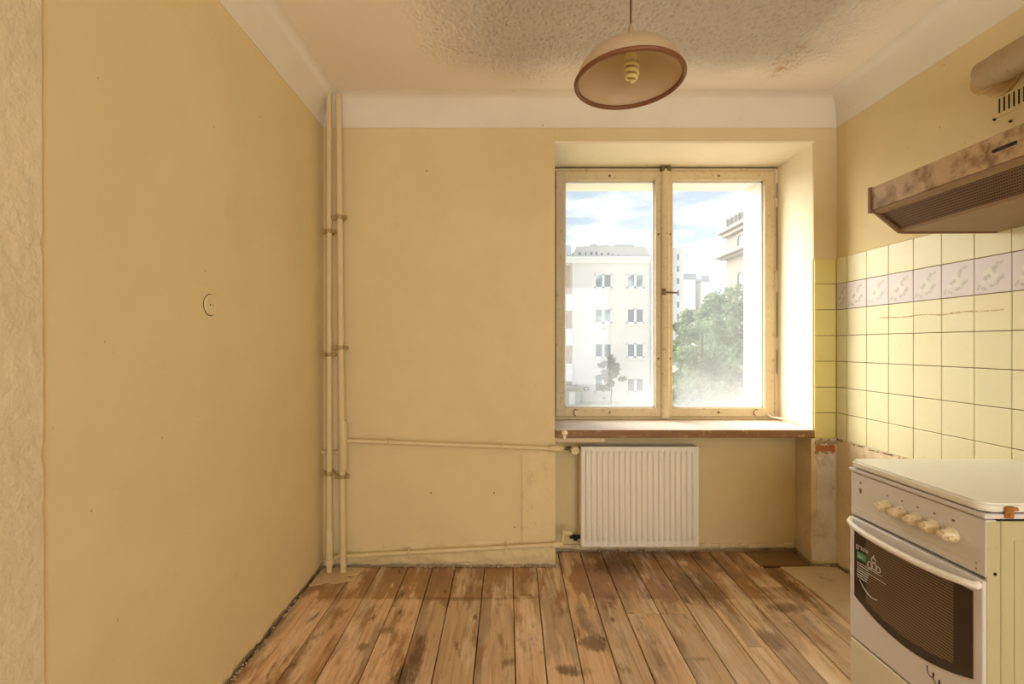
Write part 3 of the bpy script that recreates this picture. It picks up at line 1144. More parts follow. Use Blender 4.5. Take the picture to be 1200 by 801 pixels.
# ------------------------------------------------------------------ radiator
M_rad = simple('radiator_enamel', rgb(240, 232, 216), 0.35, var=0.02)
YRF = 2.955
a = at(681, 641, YRF)
b = at(819, 523.5, YRF)
RX0, RX1, RZ0, RZ1 = a.x, b.x, a.z, b.z
o = thing('radiator', 'white ribbed panel radiator under the window sill', 'radiator', ((RX0 + RX1) / 2, YRF + .06, RZ0))
mb = MB()
nr = 20
xs, hs = [], []
pitch = (RX1 - RX0 - 0.036) / nr
prof = [(0.0, 0), (0.16, 0), (0.28, .75), (0.36, 1), (0.62, 1), (0.70, .75), (0.82, 0), (0.999, 0)]
xs = [RX0, RX0 + .004, RX0 + .018]
hs = [-.006, 0, 0]
for k in range(nr):
    for f, h in prof[1:]:
        xs.append(RX0 + .018 + pitch * (k + f))
        hs.append(h)
xs += [RX1 - .018, RX1 - .004, RX1]
hs += [0, 0, -.006]
zs = [(RZ0, 0, -.006), (RZ0 + .004, 0, 0), (RZ0 + .034, 0, 0), (RZ0 + .046, .7, 0), (RZ0 + .056, 1, 0), (RZ1 - .040, 1, 0), (RZ1 - .030, .7, 0), (RZ1 - .020, 0, 0), (RZ1 - .004, 0, 0), (RZ1, 0, -.006)]
grid = []
for z, m, e in zs:
    row = []
    for x, h in zip(xs, hs):
        d = (h * m * -.017 if h > 0 else -h) - e
        row.append(mb.bm.verts.new((x, YRF + d + 0.0, z)))
    grid.append(row)
for j in range(len(zs) - 1):
    for i in range(len(xs) - 1):
        mb.bm.faces.new((grid[j][i], grid[j][i + 1], grid[j + 1][i + 1], grid[j + 1][i]))
mb.build('front_panel', M_rad, o, smooth=50)
MB().box(RX0 + .002, RX1 - .002, YRF + .006, YRF + .012, RZ0 + .004, RZ1 - .004).build('panel_back', M_rad, o)
MB().box(RX0 + .02, RX1 - .02, YRF + .075, YRF + .085, RZ0 + .01, RZ1 - .015).build('rear_panel', M_rad, o)
for x in (RX0 - .001, RX1 - .0008):
    MB().box(x, x + .0018, YRF + .004, YRF + .092, RZ0 + .012, RZ1 - .002).build('side_panel', M_rad, o)
mb = MB()
mb.box(RX0, RX1, YRF + .002, YRF + .008, RZ1 - .002, RZ1 + .002)
mb.box(RX0, RX1, YRF + .084, YRF + .092, RZ1 - .002, RZ1 + .002)
k = 0
while RX0 + k * .014 < RX1 - .004:
    mb.box(RX0 + k * .014, RX0 + k * .014 + .005, YRF + .006, YRF + .086, RZ1 - .002, RZ1 + .001)
    k += 1
mb.build('top_grille', M_rad, o)
for x in (RX0 + .12, RX1 - .12):
    MB().box(x - .015, x + .015, YRF + .085, YN + .002, RZ0 + .06, RZ1 - .08).build('wall_bracket', M_rad, o)
# thermostatic valve at the upper left, lockshield at the lower left
vz = at(673, 526.5, YRF).z
vx = at(673, 526.5, YRF).x
mb = MB()
mb.tube([(vx - .048, YRF + .035, vz), (RX0 + .004, YRF + .035, vz)], .0095, 14)
mb.tube([(vx, YRF + .04, vz), (vx, YRF - .005, vz)], .013, 14)
part_label(mb.build('valve_body', M_rust, o, smooth=50), 'tarnished valve body')
mb = MB()
M_ = Matrix.Translation((vx, YRF - .002, vz)) @ Matrix.Rotation(PI / 2, 4, 'X')
mb.lathe([(0, 0), (.024, 0), (.0285, .006), (.0285, .022), (.026, .032), (.022, .038), (.019, .036), (.0, .036)], 24, M_)
mb.tube([(vx - .009, YRF - .036, vz + .004), (vx - .009, YRF - .041, vz + .004)], .004, 8)
mb.tube([(vx + .008, YRF - .036, vz - .007), (vx + .008, YRF - .041, vz - .007)], .006, 8)
part_label(mb.build('valve_head', simple('cream_plastic', rgb(222, 206, 166), .4, var=.1, dirt=rgb(150, 122, 74)), o, smooth=40), 'round cream valve head')
mb = MB()
lz = at(670, 631, YRF).z
mb.tube([(RX0 - .062, YRF + .035, lz), (RX0 + .004, YRF + .035, lz)], .012, 14)
mb.tube([(RX0 - .032, YRF + .035, lz - .004), (RX0 - .032, YRF + .012, lz - .004)], .015, 10)
mb.build('return_valve', M_dark, o, smooth=50)

# ------------------------------------------------------------------ wall socket cover
p = Vector((XL, 1.755, 1.433))
o = thing('wall_plate', 'small round blank cover plate painted into the left wall', 'cover plate', p)
MX = Matrix.Translation(p) @ Matrix.Rotation(PI / 2, 4, 'Y')
mb = MB()
mb.lathe([(0, -.001), (.037, -.001), (.037, .004), (.034, .0065), (.029, .0055), (0, .0055)], 28, MX)
mb.build('cover_disc', M_wall, o, smooth=40)
mb = MB()
mb.lathe([(.037, 0.0), (.0395, .0), (.0395, .0012), (.037, .0012)], 28, MX, close=True)
mb.build('edge_crack', M_dark, o)
for dy in (-.007, .009):
    mb = MB()
    mb.tube([p + Vector((.004, dy, 0)), p + Vector((.0062, dy, 0))], .0026, 8)
    mb.build('screw_hole', M_dark, o)

# ------------------------------------------------------------------ pendant lamp
LX, LY, LZ = .389, 1.50, 2.208
M_shade = NT('opal_shade')
p = M_shade.tex().outputs['Object']
sc_ = M_shade.mix(M_shade.noise(p, 9, 5), rgb(226, 208, 178), rgb(234, 218, 192))
b1 = M_shade.n('BsdfPrincipled')
M_shade.link(sc_, b1.inputs['Base Color'])
b1.inputs['Roughness'].default_value = .35
b2 = M_shade.n('BsdfTranslucent')
M_shade.link(sc_, b2.inputs[0])
mx = M_shade.n('MixShader')
mx.inputs[0].default_value = .6
M_shade.link(b1.outputs[0], mx.inputs[1])
M_shade.link(b2.outputs[0], mx.inputs[2])
M_shade.link(mx.outputs[0], M_shade.out.inputs['Surface'])
M_shade = M_shade.m
M_brown = simple('brown_plastic', rgb(122, 76, 40), .5, var=.15, scale=60, bump=.2)
M_cord = simple('brown_cord', rgb(104, 74, 46), .6)
M_yell = simple('yellowed_plastic', rgb(228, 210, 150), .4, var=.08)
lamp = thing('pendant_lamp', 'dome pendant lamp with a brown rim hanging askew from the ceiling', 'lamp', (LX, LY, LZ))
mb = MB()
mb.tube([(LX, LY, LZ + .05), (LX + .001, LY, LZ + .25), (LX, LY, ZC - .002)], .0032, 8)
mb.build('cord', M_cord, lamp)
mb = MB()
mb.lathe([(0, .0), (.045, 0), (.045, -.012), (.036, -.030), (.012, -.045), (0, -.047)], 24, Matrix.Translation((LX, LY, ZC)))
mb.build('ceiling_rose', M_cove, lamp, smooth=40)
mb = MB()
mb.lathe([(0, .062), (.005, .060), (.0075, .05), (.0085, .0), (.008, -.02), (0, -.02)], 14, Matrix.Translation((LX, LY, LZ)))
mb.build('cord_sleeve', simple('tan_sleeve', rgb(182, 146, 94), .5), lamp, smooth=50)
TILT = Matrix.Translation((LX, LY, LZ)) @ Matrix.Rotation(math.radians(-1.0), 4, 'Y') @ Matrix.Rotation(math.radians(-1.5), 4, 'X')
Rr, Hh = .1595, .113
OFF = Matrix.Translation((-.008, 0, 0))
prof = [(.004, 0.0)]
for k in range(1, 17):
    a_ = PI / 2 * k / 16 * 0.97
    prof.append((Rr * math.sin(a_) / math.sin(PI / 2 * .97), -Hh * (1 - math.cos(a_)) / (1 - math.cos(PI / 2 * .97))))
inn = [(max(.003, r_ - .003), z_ - .0025) for r_, z_ in prof[::-1]]
mb = MB()
mb.lathe(prof + inn, 64, TILT @ OFF)
mb.build('lamp_shade', M_shade, lamp, smooth=60)
mb = MB()
rimp = []
for k in range(72):
    a_ = 2 * PI * k / 72
    rimp.append(TILT @ OFF @ Vector((Rr * math.cos(a_), Rr * math.sin(a_), -Hh)))
mb.tube(rimp, .0072, 10, closed=True)
part_label(mb.build('shade_rim', M_brown, lamp, smooth=60), 'brown rim of the shade')
BT = Matrix.Translation((LX - .002, LY, LZ + .038)) @ Matrix.Rotation(math.radians(-2), 4, 'Y')
mb = MB()
mb.lathe([(0, -.044), (.012, -.043), (.020, -.0445), (.021, -.045), (.016, -.05), (0, -.05)], 20, BT)
mb.build('lamp_socket', M_yell, lamp, smooth=40)
bulb = MB()
bulb.lathe([(0, -.048), (.014, -.048), (.0215, -.056), (.0225, -.080), (.017, -.088), (0, -.089)], 20, BT)
bulb = bulb.build('bulb', M_yell, lamp, smooth=40)
mb = MB()
hp = []
for k in range(90):
    a_ = 2 * PI * 3.2 * k / 89
    rr = .0185 if k < 78 else .0185 * (1 - (k - 78) / 12)
    hp.append(BT @ Vector((rr * math.cos(a_), rr * math.sin(a_), -.090 - .060 * k / 89)))
mb.tube(hp, .0058, 8)
mb.build('spiral_tube', simple('spiral_glass', rgb(226, 206, 140), .25, var=.05), bulb, smooth=60)

# ------------------------------------------------------------------ cooker hood and duct
M_hood = simple('brown_stained_enamel', rgb(206, 180, 142), .45, var=.10, scale=9, dirt=rgb(132, 98, 68), dirt_lo=.42, dirt_hi=.74)
M_cheek = simple('brown_cheek', rgb(128, 92, 62), .45, var=.15, scale=12)
M_under = simple('greasy_brown_metal', rgb(150, 122, 88), .5, var=.15, scale=10)
t = NT('greasy_filter_mesh')
s = t.sep(t.tex().outputs['Object'])


def cell(sock, n_):
    f_ = t.math('FRACT', t.math('MULTIPLY', sock, n_))
    return t.math('ABSOLUTE', t.math('SUBTRACT', f_, .5))


mm = t.math('MAXIMUM', cell(s[1], 130.0), cell(s[2], 150.0))
hole = t.step(mm, .36, .30)
colr = t.mix(hole, t.mix(t.noise(t.tex().outputs['Object'], 12, 5), rgb(146, 112, 76), rgb(112, 82, 54)), rgb(34, 24, 16))
t.bsdf(colr, .55, t.bump(hole, -.6, .002), metal=.2)
M_filter = t.m
HY0, HY1 = 1.335, 1.935
HX0 = 1.445
XWr = XR - .0035
o = thing('cooker_hood', 'brown stained flat cooker hood fixed over the tiled wall', 'cooker hood', (XR, 1.635, 1.734))
mb = MB()
mb.box(HX0 + .012, XWr, HY0 + .004, HY1 - .004, 1.822, 1.903, .003, 1)
mb.build('hood_body', M_hood, o)
mb = MB()
mb.box(HX0, HX0 + .016, HY0 + .006, HY1 - .008, 1.818, 1.907, .003, 2)
part_label(mb.build('fascia', M_hood, o), 'stained front strip of the hood')
for y0 in (HY0 - .002, HY1 - .008):
    mb = MB()
    pr_ = [(HX0 - .007, 1.909), (HX0 - .007, 1.808), (HX0 + .016, 1.808), (1.557, 1.730), (1.580, 1.728), (XWr, 1.730), (XWr, 1.908)]
    mb.prism([Vector((x, y0, z)) for x, z in pr_], (0, .010, 0))
    mb.build('end_cheek', M_cheek, o)
mb = MB()
sl0, sl1 = Vector((HX0 + .030, 0, 1.806)), Vector((1.560, 0, 1.742))
nrm = Vector((sl0.z - sl1.z, 0, -(sl1.x - sl0.x))).normalized() * -1
a0, a1 = sl0 + Vector((.002, 0, .002)), sl1
quad = [Vector((v.x, y, v.z)) for v, y in ((a0, HY0 + .010), (a0, HY1 - .010), (a1, HY1 - .010), (a1, HY0 + .010))]
mb.prism(quad, (0.004, 0, .006))
part_label(mb.build('grease_filter', M_filter, o), 'brown perforated grease filter')
mb = MB()
mb.prism([Vector((x, HY0 + .009, z)) for x, z in ((HX0 + .014, 1.820), (HX0 + .004, 1.816), (HX0 + .016, 1.809), (HX0 + .034, 1.803), (HX0 + .036, 1.812))], (0, HY1 - HY0 - .018, 0))
mb.build('lip', M_under, o)
mb = MB()
mb.prism([Vector((x, HY0 + .009, z)) for x, z in ((1.556, 1.744), (1.560, 1.734), (XWr, 1.734), (XWr, 1.744))], (0, HY1 - HY0 - .018, 0))
mb.build('base_plate', M_under, o)
mb = MB()
mb.box(HX0 - .004, HX0 + .004, 1.380, 1.450, 1.855, 1.866, .003, 2)
mb.box(HX0 - .0075, HX0 + .002, 1.402, 1.424, 1.857, 1.864, .002, 2)
part_label(mb.build('switch', simple('black_plastic', rgb(40, 36, 34), .4), o), 'black slide switch')

M_duct = simple('duct_plastic', rgb(180, 156, 116), .55, var=.10, scale=18, dirt=rgb(150, 116, 72))
DX, DZ, DR = 1.868, 2.335, .055
o = thing('exhaust_duct', 'fat brownish exhaust pipe running along the wall above the hood', 'duct', (DX, 1.635, 1.905))
mb = MB()
pts, rs = [], []
for k in range(7):
    a_ = PI / 2 * k / 6
    pts.append((DX, 1.905 + .045 * (1 - math.sin(a_)) - 0.0, DZ))
    rs.append(max(.004, DR * math.sin(a_)) if k < 6 else DR)
pts += [(DX, 1.83, DZ)]
rs += [DR]
mb.tube(pts, rs, 28)
mb.build('duct_elbow', M_duct, o, smooth=50)
mb = MB()
mb.tube([(DX, 1.845, DZ), (DX, 1.84, DZ), (DX, 1.80, DZ), (DX, 1.72, DZ), (DX, 1.675, DZ - .012), (DX, 1.648, DZ - .04), (DX, 1.635, DZ - .09), (DX, 1.635, 1.911)],
        [.054, .0575, .0575, .0575, .0575, .0575, .0575, .0575], 28)
mb.build('duct_tube', M_duct, o, smooth=50)
mb = MB()
mb.lathe([(0, 0), (.066, 0), (.068, .004), (.066, .010), (.058, .012), (.056, .075), (0, .075)], 28, Matrix.Translation((XWr + .002, 1.910, DZ - .008)) @ Matrix.Rotation(-PI / 2, 4, 'Y'))
mb.build('wall_collar', simple('duct_collar', rgb(206, 172, 118), .5), o, smooth=40)
o = thing('wall_vent', 'small cream vent grille with upright slots under the exhaust pipe', 'vent', (XR, 1.86, 2.19))
mb = MB()
mb.box(XR - .006, XR + .001, 1.775, 1.935, 2.182, 2.262, .002, 1)
mb.build('vent_plate', M_wall, o)
for k in range(8):
    y = 1.918 - k * .0182
    MB().box(XR - .0068, XR - .004, y - .0032, y + .0032, 2.196, 2.252).build('vent_slot', M_dark, o)
for (px, py) in ((1166, 140), (1185, 142)):
    Y = FPX * XR / (px - VX)
    z = CAM_Z + (VY - py) * Y / FPX
    mb = MB()
    mb.tube([(XR + .004, Y, z), (XR - .006, Y, z)], .005, 8)
    mb.build('nail_stub', M_dark, wr)

# ------------------------------------------------------------------ gas stove
SX, SY0, SY1 = 1.270, 1.290, 1.795
SXB = 1.875
M_en = simple('stove_front_enamel', rgb(216, 210, 204), .38, var=.04, scale=8)
M_lidm = simple('stove_lid_enamel', rgb(232, 228, 214), .16, var=.02, scale=8)
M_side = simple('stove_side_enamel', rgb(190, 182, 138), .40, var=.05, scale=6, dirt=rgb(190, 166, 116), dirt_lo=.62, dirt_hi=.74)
M_knob = simple('cream_knob', rgb(226, 208, 168), .35, var=.06, scale=50, dirt=rgb(178, 142, 84), dirt_lo=.55)
M_handle = simple('handle_cream', rgb(240, 234, 220), .35, var=.05, dirt=rgb(196, 160, 96), dirt_lo=.64)
M_drawer = simple('drawer_enamel', rgb(222, 212, 182), .4, var=.04)
stove = thing('gas_stove', 'old white gas stove with five cream knobs by the tiled wall', 'stove', ((SX + SXB) / 2, (SY0 + SY1) / 2, 0))
mb = MB()
mb.box(SX + .024, SXB, SY0 + .006, SY1 - .006, .05, .830)
mb.build('stove_body', M_dark, stove)
for y0, y1 in ((SY0, SY0 + .008), (SY1 - .008, SY1)):
    mb = MB()
    mb.box(SX + .040, SXB, y0, y1, .045, .826, .002, 1)
    sp = mb.build('side_panel', M_side, stove)
    mb = MB()
    ys = y0 - .0025 if y0 == SY0 else y1 - .001
    mb.box(SX + .072, SXB - .03, ys, ys + .0035, .10, .775, .0015, 2)
    mb.build('pressed_field', M_side, sp)
    mb = MB()
    mb.box(SX + .002, SX + .0385, y0, y1, .045, .826, .003, 2)
    ps = mb.build('corner_post', M_side, stove)
    mb = MB()
    yy = y0 if y0 == SY0 else y1
    sg = -1 if y0 == SY0 else 1
    mb.tube([(SX + .022, yy + sg * -.002, .688), (SX + .022, yy + sg * .0012, .688)], .0045, 12)
    mb.build('screw_hole', M_dark, ps)
mb = MB()
mb.box(SX + .05, SXB - .02, SY0 + .03, SY1 - .03, .0, .05)
mb.build('plinth', M_dark, stove)
# hob rim and lid
mb = MB()
mb.box(SX - .006, SXB, SY0 - .002, SY1 + .002, .832, .846, .004, 2)
mb.build('hob_rim', M_en, stove)
mb = MB()
poly = []
cr = .04
for (cx, cy, a0_) in ((SX + cr - .01, SY0 + cr - .004, 180), (SXB - .004 - .01, SY0 + .01 - .004, 270), (SXB - .014, SY1 - .006, 0), (SX + cr - .01, SY1 - cr + .004, 90)):
    rr = cr if cx < 1.5 else .01
    for k in range(7):
        a_ = math.radians(a0_ + 90 * k / 6)
        poly.append(Vector((cx + rr * math.cos(a_), cy + rr * math.sin(a_), .850)))
mb.prism(poly, (0, 0, .024))
bmesh.ops.recalc_face_normals(mb.bm, faces=list(mb.bm.faces))
tp = [f for f in mb.bm.faces if len(f.verts) > 10]
bmesh.ops.bevel(mb.bm, geom=[e for f in tp for e in f.edges], offset=.006, segments=3, affect='EDGES')
part_label(mb.build('lid', M_lidm, stove, smooth=50), 'closed glossy white lid')
mb = MB()
mb.box(SX + .012, SXB - .03, SY0 + .012, SY1 - .012, .845, .851)
mb.build('lid_gap', M_dark, stove)
# rusty hinge on the near side of the lid
hx = at(1181, 597, SY0).x
mb = MB()
mb.box(hx - .012, hx + .010, SY0 - .009, SY0 - .001, .836, .868, .002, 1)
mb.tube([(hx - .016, SY0 - .010, .862), (hx + .014, SY0 - .010, .862)], .005, 8)
mb.tube([(hx - .002, SY0 - .012, .846), (hx - .002, SY0 - .004, .846)], .006, 8)
part_label(mb.build('lid_clip', simple('rusty_clip', rgb(170, 118, 60), .6, .3, var=.3, scale=90, dirt=rgb(72, 42, 24)), stove), 'small rusty metal clip')
# control panel, slightly leaning
mb = MB()
mb.box(SX, SX + .03, SY0 + .001, SY1 - .001, .676, .829, .004, 2)
cp = mb.build('control_panel', M_en, stove)
mb = MB()
mb.box(SX - .0012, SX + .002, SY0 + .02, SY1 - .02, .704, .7065, .0005, 1)
mb.build('crease', M_drawer, cp)
for y in (1.622, 1.5625, 1.504, 1.446, 1.385):
    Mk = Matrix.Translation((SX - .0005, y, .755)) @ Matrix.Rotation(-PI / 2, 4, 'Y')
    mb = MB()
    mb.lathe([(0, 0), (.0215, 0), (.0225, .004), (.020, .008), (.0165, .014), (.0165, .026), (.012, .033), (0, .034)], 28, Mk)
    kb = mb.build('knob', M_knob, stove, smooth=40)
    mb = MB()
    a_ = random.Random(int(y * 1000)).uniform(-.15, .15)
    G = Mk @ Matrix.Rotation(a_ + PI / 2, 4, 'Z')
    b = bmesh.new()
    bmesh.ops.create_cube(b, size=1)
    bmesh.ops.bevel(b, geom=list(b.edges), offset=.28, segments=3, affect='EDGES')
    mb._merge(b, G @ Matrix.Translation((0, 0, .024)) @ Matrix.Diagonal((.046, .018, .030, 1)))
    mb.build('knob_grip', M_knob, kb, smooth=60)
# little printed marks above the knobs
for y, z, w_, h_ in ((1.622, .792, .006, .004), (1.5625, .793, .006, .004), (1.504, .793, .007, .004), (1.446, .794, .007, .005), (1.385, .795, .009, .006), (1.745, .772, .010, .016), (1.745, .800, .008, .005), (1.318, .705, .005, .005), (1.318, .690, .004, .004)):
    mb = MB()
    mb.box(SX - .0008, SX + .001, y - w_ / 2, y + w_ / 2, z - h_ / 2, z + h_ / 2)
    mb.build('printed_mark', simple('faded_print', rgb(120, 108, 98), .6) if 'faded_print' not in bpy.data.materials else bpy.data.materials['faded_print'], cp)
# oven door
DZ0, DZ1 = .236, .668
mb = MB()
mb.box(SX - .006, SX + .026, SY0 + .003, SY1 - .003, DZ0, DZ1, .005, 3)
door = mb.build('oven_door', M_en, stove)
t = NT('striped_oven_glass')
s = t.sep(t.pos())
st = t.math('ABSOLUTE', t.math('SUBTRACT', t.math('FRACT', t.math('MULTIPLY', s[2], 118.0)), .5))
line = t.step(st, .20, .26)
yin = t.math('MULTIPLY', t.step(s[1], 1.372, 1.380), t.step(s[1], 1.712, 1.704))
# the lower border of the glass is plain print, without lines
fy = t.math('DIVIDE', t.math('SUBTRACT', s[1], 1.5425), .2225)
arc = t.math('ADD', .372, t.math('MULTIPLY', t.math('MULTIPLY', fy, fy), .048))
inside = t.step(t.math('SUBTRACT', s[2], arc), -.001, .001)
see = t.mix(yin, rgb(58, 44, 34), rgb(124, 102, 74))
col = t.mix(t.math('MULTIPLY', line, inside), rgb(62, 52, 44), see)
t.bsdf(col, .12, None, spec=.5)
M_ovg = t.m
mb = MB()
poly = [Vector((SX - .0085, SY1 - .030, .628)), Vector((SX - .0085, SY1 - .030, .392))]
for k in range(1, 20):
    f = k / 20
    y = (SY1 - .030) + ((SY0 + .030) - (SY1 - .030)) * f
    poly.append(Vector((SX - .0085, y, .342 + .050 * (2 * f - 1) ** 2)))
poly += [Vector((SX - .0085, SY0 + .030, .392)), Vector((SX - .0085, SY0 + .030, .628))]
mb.prism(poly, (.004, 0, 0))
part_label(mb.build('door_glass', M_ovg, door), 'dark striped oven window with a curved lower edge')
# handle: bowed bar on two stand-offs
mb = MB()
hpts = []
hz = .650
for k in range(17):
    f = k / 16
    y = SY1 - .012 + (SY0 + .016 - SY1 + .012) * f
    bow = .024 * (1 - (2 * f - 1) ** 4)
    hpts.append((SX - .012 - bow, y, hz - .010 * (1 - (2 * f - 1) ** 2)))
hpts = [(SX - .002, SY1 - .012, hz + .012)] + hpts + [(SX - .002, SY0 + .016, hz + .004)]
mb.tube(hpts, [.010] + [.0105] * 17 + [.010], 14)
part_label(mb.build('handle', M_handle, door, smooth=60), 'cream bowed handle')
# printing on the glass
M_print = simple('white_print', rgb(196, 190, 180), .5, var=.02)
M_green = simple('green_print', rgb(66, 140, 92), .5, var=.05)


def flat_text(txt, y, z, size, mat, parent, name='lettering', x=SX - .0094):
    cu = bpy.data.curves.new('t', 'FONT')
    cu.body = txt
    cu.size = size
    cu.extrude = 0.0002
    cu.resolution_u = 2
    tmp = bpy.data.objects.new('t', cu)
    COL.objects.link(tmp)
    bpy.context.view_layer.update()
    me = bpy.data.meshes.new_from_object(tmp.evaluated_get(bpy.context.evaluated_depsgraph_get()))
    bpy.data.objects.remove(tmp)
    mb_ = MB()
    mb_.bm.from_mesh(me)
    bpy.data.meshes.remove(me)
    for v in mb_.bm.verts:
        v.co = Vector((x - v.co.z, y - v.co.x, z + v.co.y))
    return mb_.build(name, mat, parent)


flat_text('grazia', 1.755, .568, .026, M_print, door)
mb = MB()
mb.box(SX - .0096, SX - .008, 1.708, 1.750, .532, .556)
mb.build('green_badge', M_green, door)
flat_text('eko', 1.744, .539, .016, M_print, door, x=SX - .0098)
mb = MB()
for k, wd in enumerate((.115, .055, .130, .055, .052, .050, .046)):
    z = .517 - k * .0085
    mb.box(SX - .0094, SX - .0082, 1.750 - wd, 1.750, z, z + .0032 if k not in (0, 2) else z + .0022)
mb.build('printed_lines', M_print, door)
mb = MB()
pts = []
for k in range(13):
    f = k / 12
    pts.append((SX - .0088, 1.738 - .085 * f, .453 - .030 * f + .018 * (f - .5) ** 2 * 4 - .010))
mb.tube(pts, [.0008 + .0014 * math.sin(PI * k / 12) for k in range(13)], 6)
mb.build('printed_swash', M_print, door)
# little printed sketch of a pan with steam beside the badge
mb = MB()
for (cy, cz, rr) in ((1.688, .533, .011), (1.670, .536, .012), (1.652, .534, .010), (1.672, .556, .009)):
    mb.tube([(SX - .0088, cy + rr * math.cos(2 * PI * k / 14), cz + rr * math.sin(2 * PI * k / 14)) for k in range(14)], .0016, 6, closed=True)
mb.tube([(SX - .0088, 1.676, .566), (SX - .0088, 1.672, .574), (SX - .0088, 1.668, .568)], .0014, 6)
mb.build('printed_sketch', M_print, door)
# squiggle and specks on the lower door
mb = MB()
pts = []
for k in range(40):
    f = k / 39
    pts.append((SX - .0062, 1.462 - .050 * f + .006 * math.sin(f * 16), .325 - .022 * f + .011 * math.cos(f * 16)))
mb.tube(pts, .0013, 6)
mb.build('scribble', M_dark, door)
# drawer under the oven
mb = MB()
mb.box(SX - .004, SX + .026, SY0 + .003, SY1 - .003, .055, .228, .005, 3)
dr = mb.build('drawer', M_drawer, stove)
mb = MB()
mb.box(SX - .010, SX - .002, SY0 + .15, SY1 - .15, .085, .103, .004, 2)
mb.build('drawer_pull', M_handle, dr)

# ------------------------------------------------------------------ outside
GZ = -3.19
t = NT('lawn')
p = t.pos()
col = t.mix(t.noise(p, .6, 6, .65), rgb(170, 166, 138), rgb(186, 182, 156))
t.bsdf(col, .95, None, spec=.1)
struct(MB().box(-90, 160, 3.9, 230, GZ - .3, GZ).build('ground', t.m), 'lawn outside the window')
M_fa = simple('facade_render', rgb(232, 228, 226), .9, var=.03, scale=.4)
M_fb = simple('facade_pink', rgb(220, 200, 188), .9, var=.03, scale=.4)
M_fw = simple('white_trim', rgb(240, 240, 240), .6, var=.01)
M_roof = simple('roof_grey', rgb(184, 186, 188), .8, var=.06, scale=.6)
M_attic = simple('attic_render', rgb(206, 200, 192), .85, var=.03, scale=.6)
M_slit = simple('dark_pane', rgb(110, 122, 134), .2, var=.15, scale=.8)
M_pane = NT('far_pane')
p = M_pane.pos()
M_pane.bsdf(M_pane.mix(M_pane.step(M_pane.noise(M_pane.mapping(p, (1, 1, 1)), .9, 2), .4, .6), rgb(120, 132, 140), rgb(196, 206, 218)), .15, None, spec=.6)
M_pane = M_pane.m

D = 39.0


def fx(px, d=D):
    return (px - VX) * d / FPX


def fz(py, d=D):
    return CAM_Z + (VY - py) * d / FPX


apt = thing('apartment_building', 'pale four-storey apartment block with white framed windows across the lawn', 'building', (8.6, D, GZ))
fx0, fx1 = fx(670.7), fx(764)
ze = fz(308)
MB().box(fx0, fx1, D, D + 11, GZ, ze).build('facade_wall', M_fa, apt)
MB().box(fx0 - 14, fx0, D + 1.2, D + 11, GZ, ze).build('side_wing', M_fb, apt)
mb = MB()
mb.box(fx0 - 14, fx1 + .35, D - .35, D + 11, fz(303.5), fz(301))
mb.box(fx0 - 14, fx1 + .18, D - .18, D + 11, ze - .02, fz(303.5))
mb.build('cornice', M_fw, apt)
mb = MB()
mb.box(fx0 - 14, fx1 + .4, D - .4, D + 11, fz(301), fz(300))
mb.build('gutter', M_roof, apt)
att = MB()
att.prism([Vector((fx(672), D + .9, fz(301) - .02)), Vector((fx(676.5), D + .9, fz(286))), Vector((fx1 - .3, D + .9, fz(286))), Vector((fx1 + .1, D + .9, fz(301) - .02))], (0, 8, 0))
att = att.build('attic_storey', M_attic, apt)
mb = MB()
mb.box(fx(658) - 10, fx(671), D + .7, D + 9, fz(301), fz(284.5))
mb.build('roof_slope', simple('pale_blue_roof', rgb(204, 212, 220), .5, var=.04, scale=.5), apt)
for px, wpx, hpx in ((681.5, 2.2, 6), (688.5, 1.2, 6), (695.5, 2.4, 6.2), (701.5, 2.4, 6.2), (708, 2.4, 5), (715.5, 2.6, 5), (720.5, 2.4, 3.5), (727.5, 2.4, 3), (735, 2.2, 2.6), (740, 3.2, 2.6), (746.5, 2.6, 2.2)):
    mb = MB()
    mb.box(fx(px - wpx / 2), fx(px + wpx / 2), D + .84, D + 1.0, fz(298.8), fz(298.8 - hpx))
    mb.build('attic_window', M_slit, apt)
for x0, x1, y0, y1, nm in ((689, 697, 281, 287, 'roof_box'), (698, 707, 279, 287, 'roof_box'), (708, 723, 280, 287, 'roof_box'), (727, 753, 279.5, 287, 'roof_box')):
    mb = MB()
    mb.box(fx(x0), fx(x1), D + 2.5, D + 5, fz(y1), fz(y0 + 1.2))
    mb.prism([Vector((fx(x0) - .05, D + 2.4, fz(y0 + 1.2))), Vector((fx(x1) + .05, D + 2.4, fz(y0 + 1.2))), Vector((fx(x1) - .2, D + 2.4, fz(y0 - .6))), Vector((fx(x0) + .2, D + 2.4, fz(y0 - .6)))], (0, 2.7, 0))
    mb.build(nm, M_roof, apt)
wmesh = None
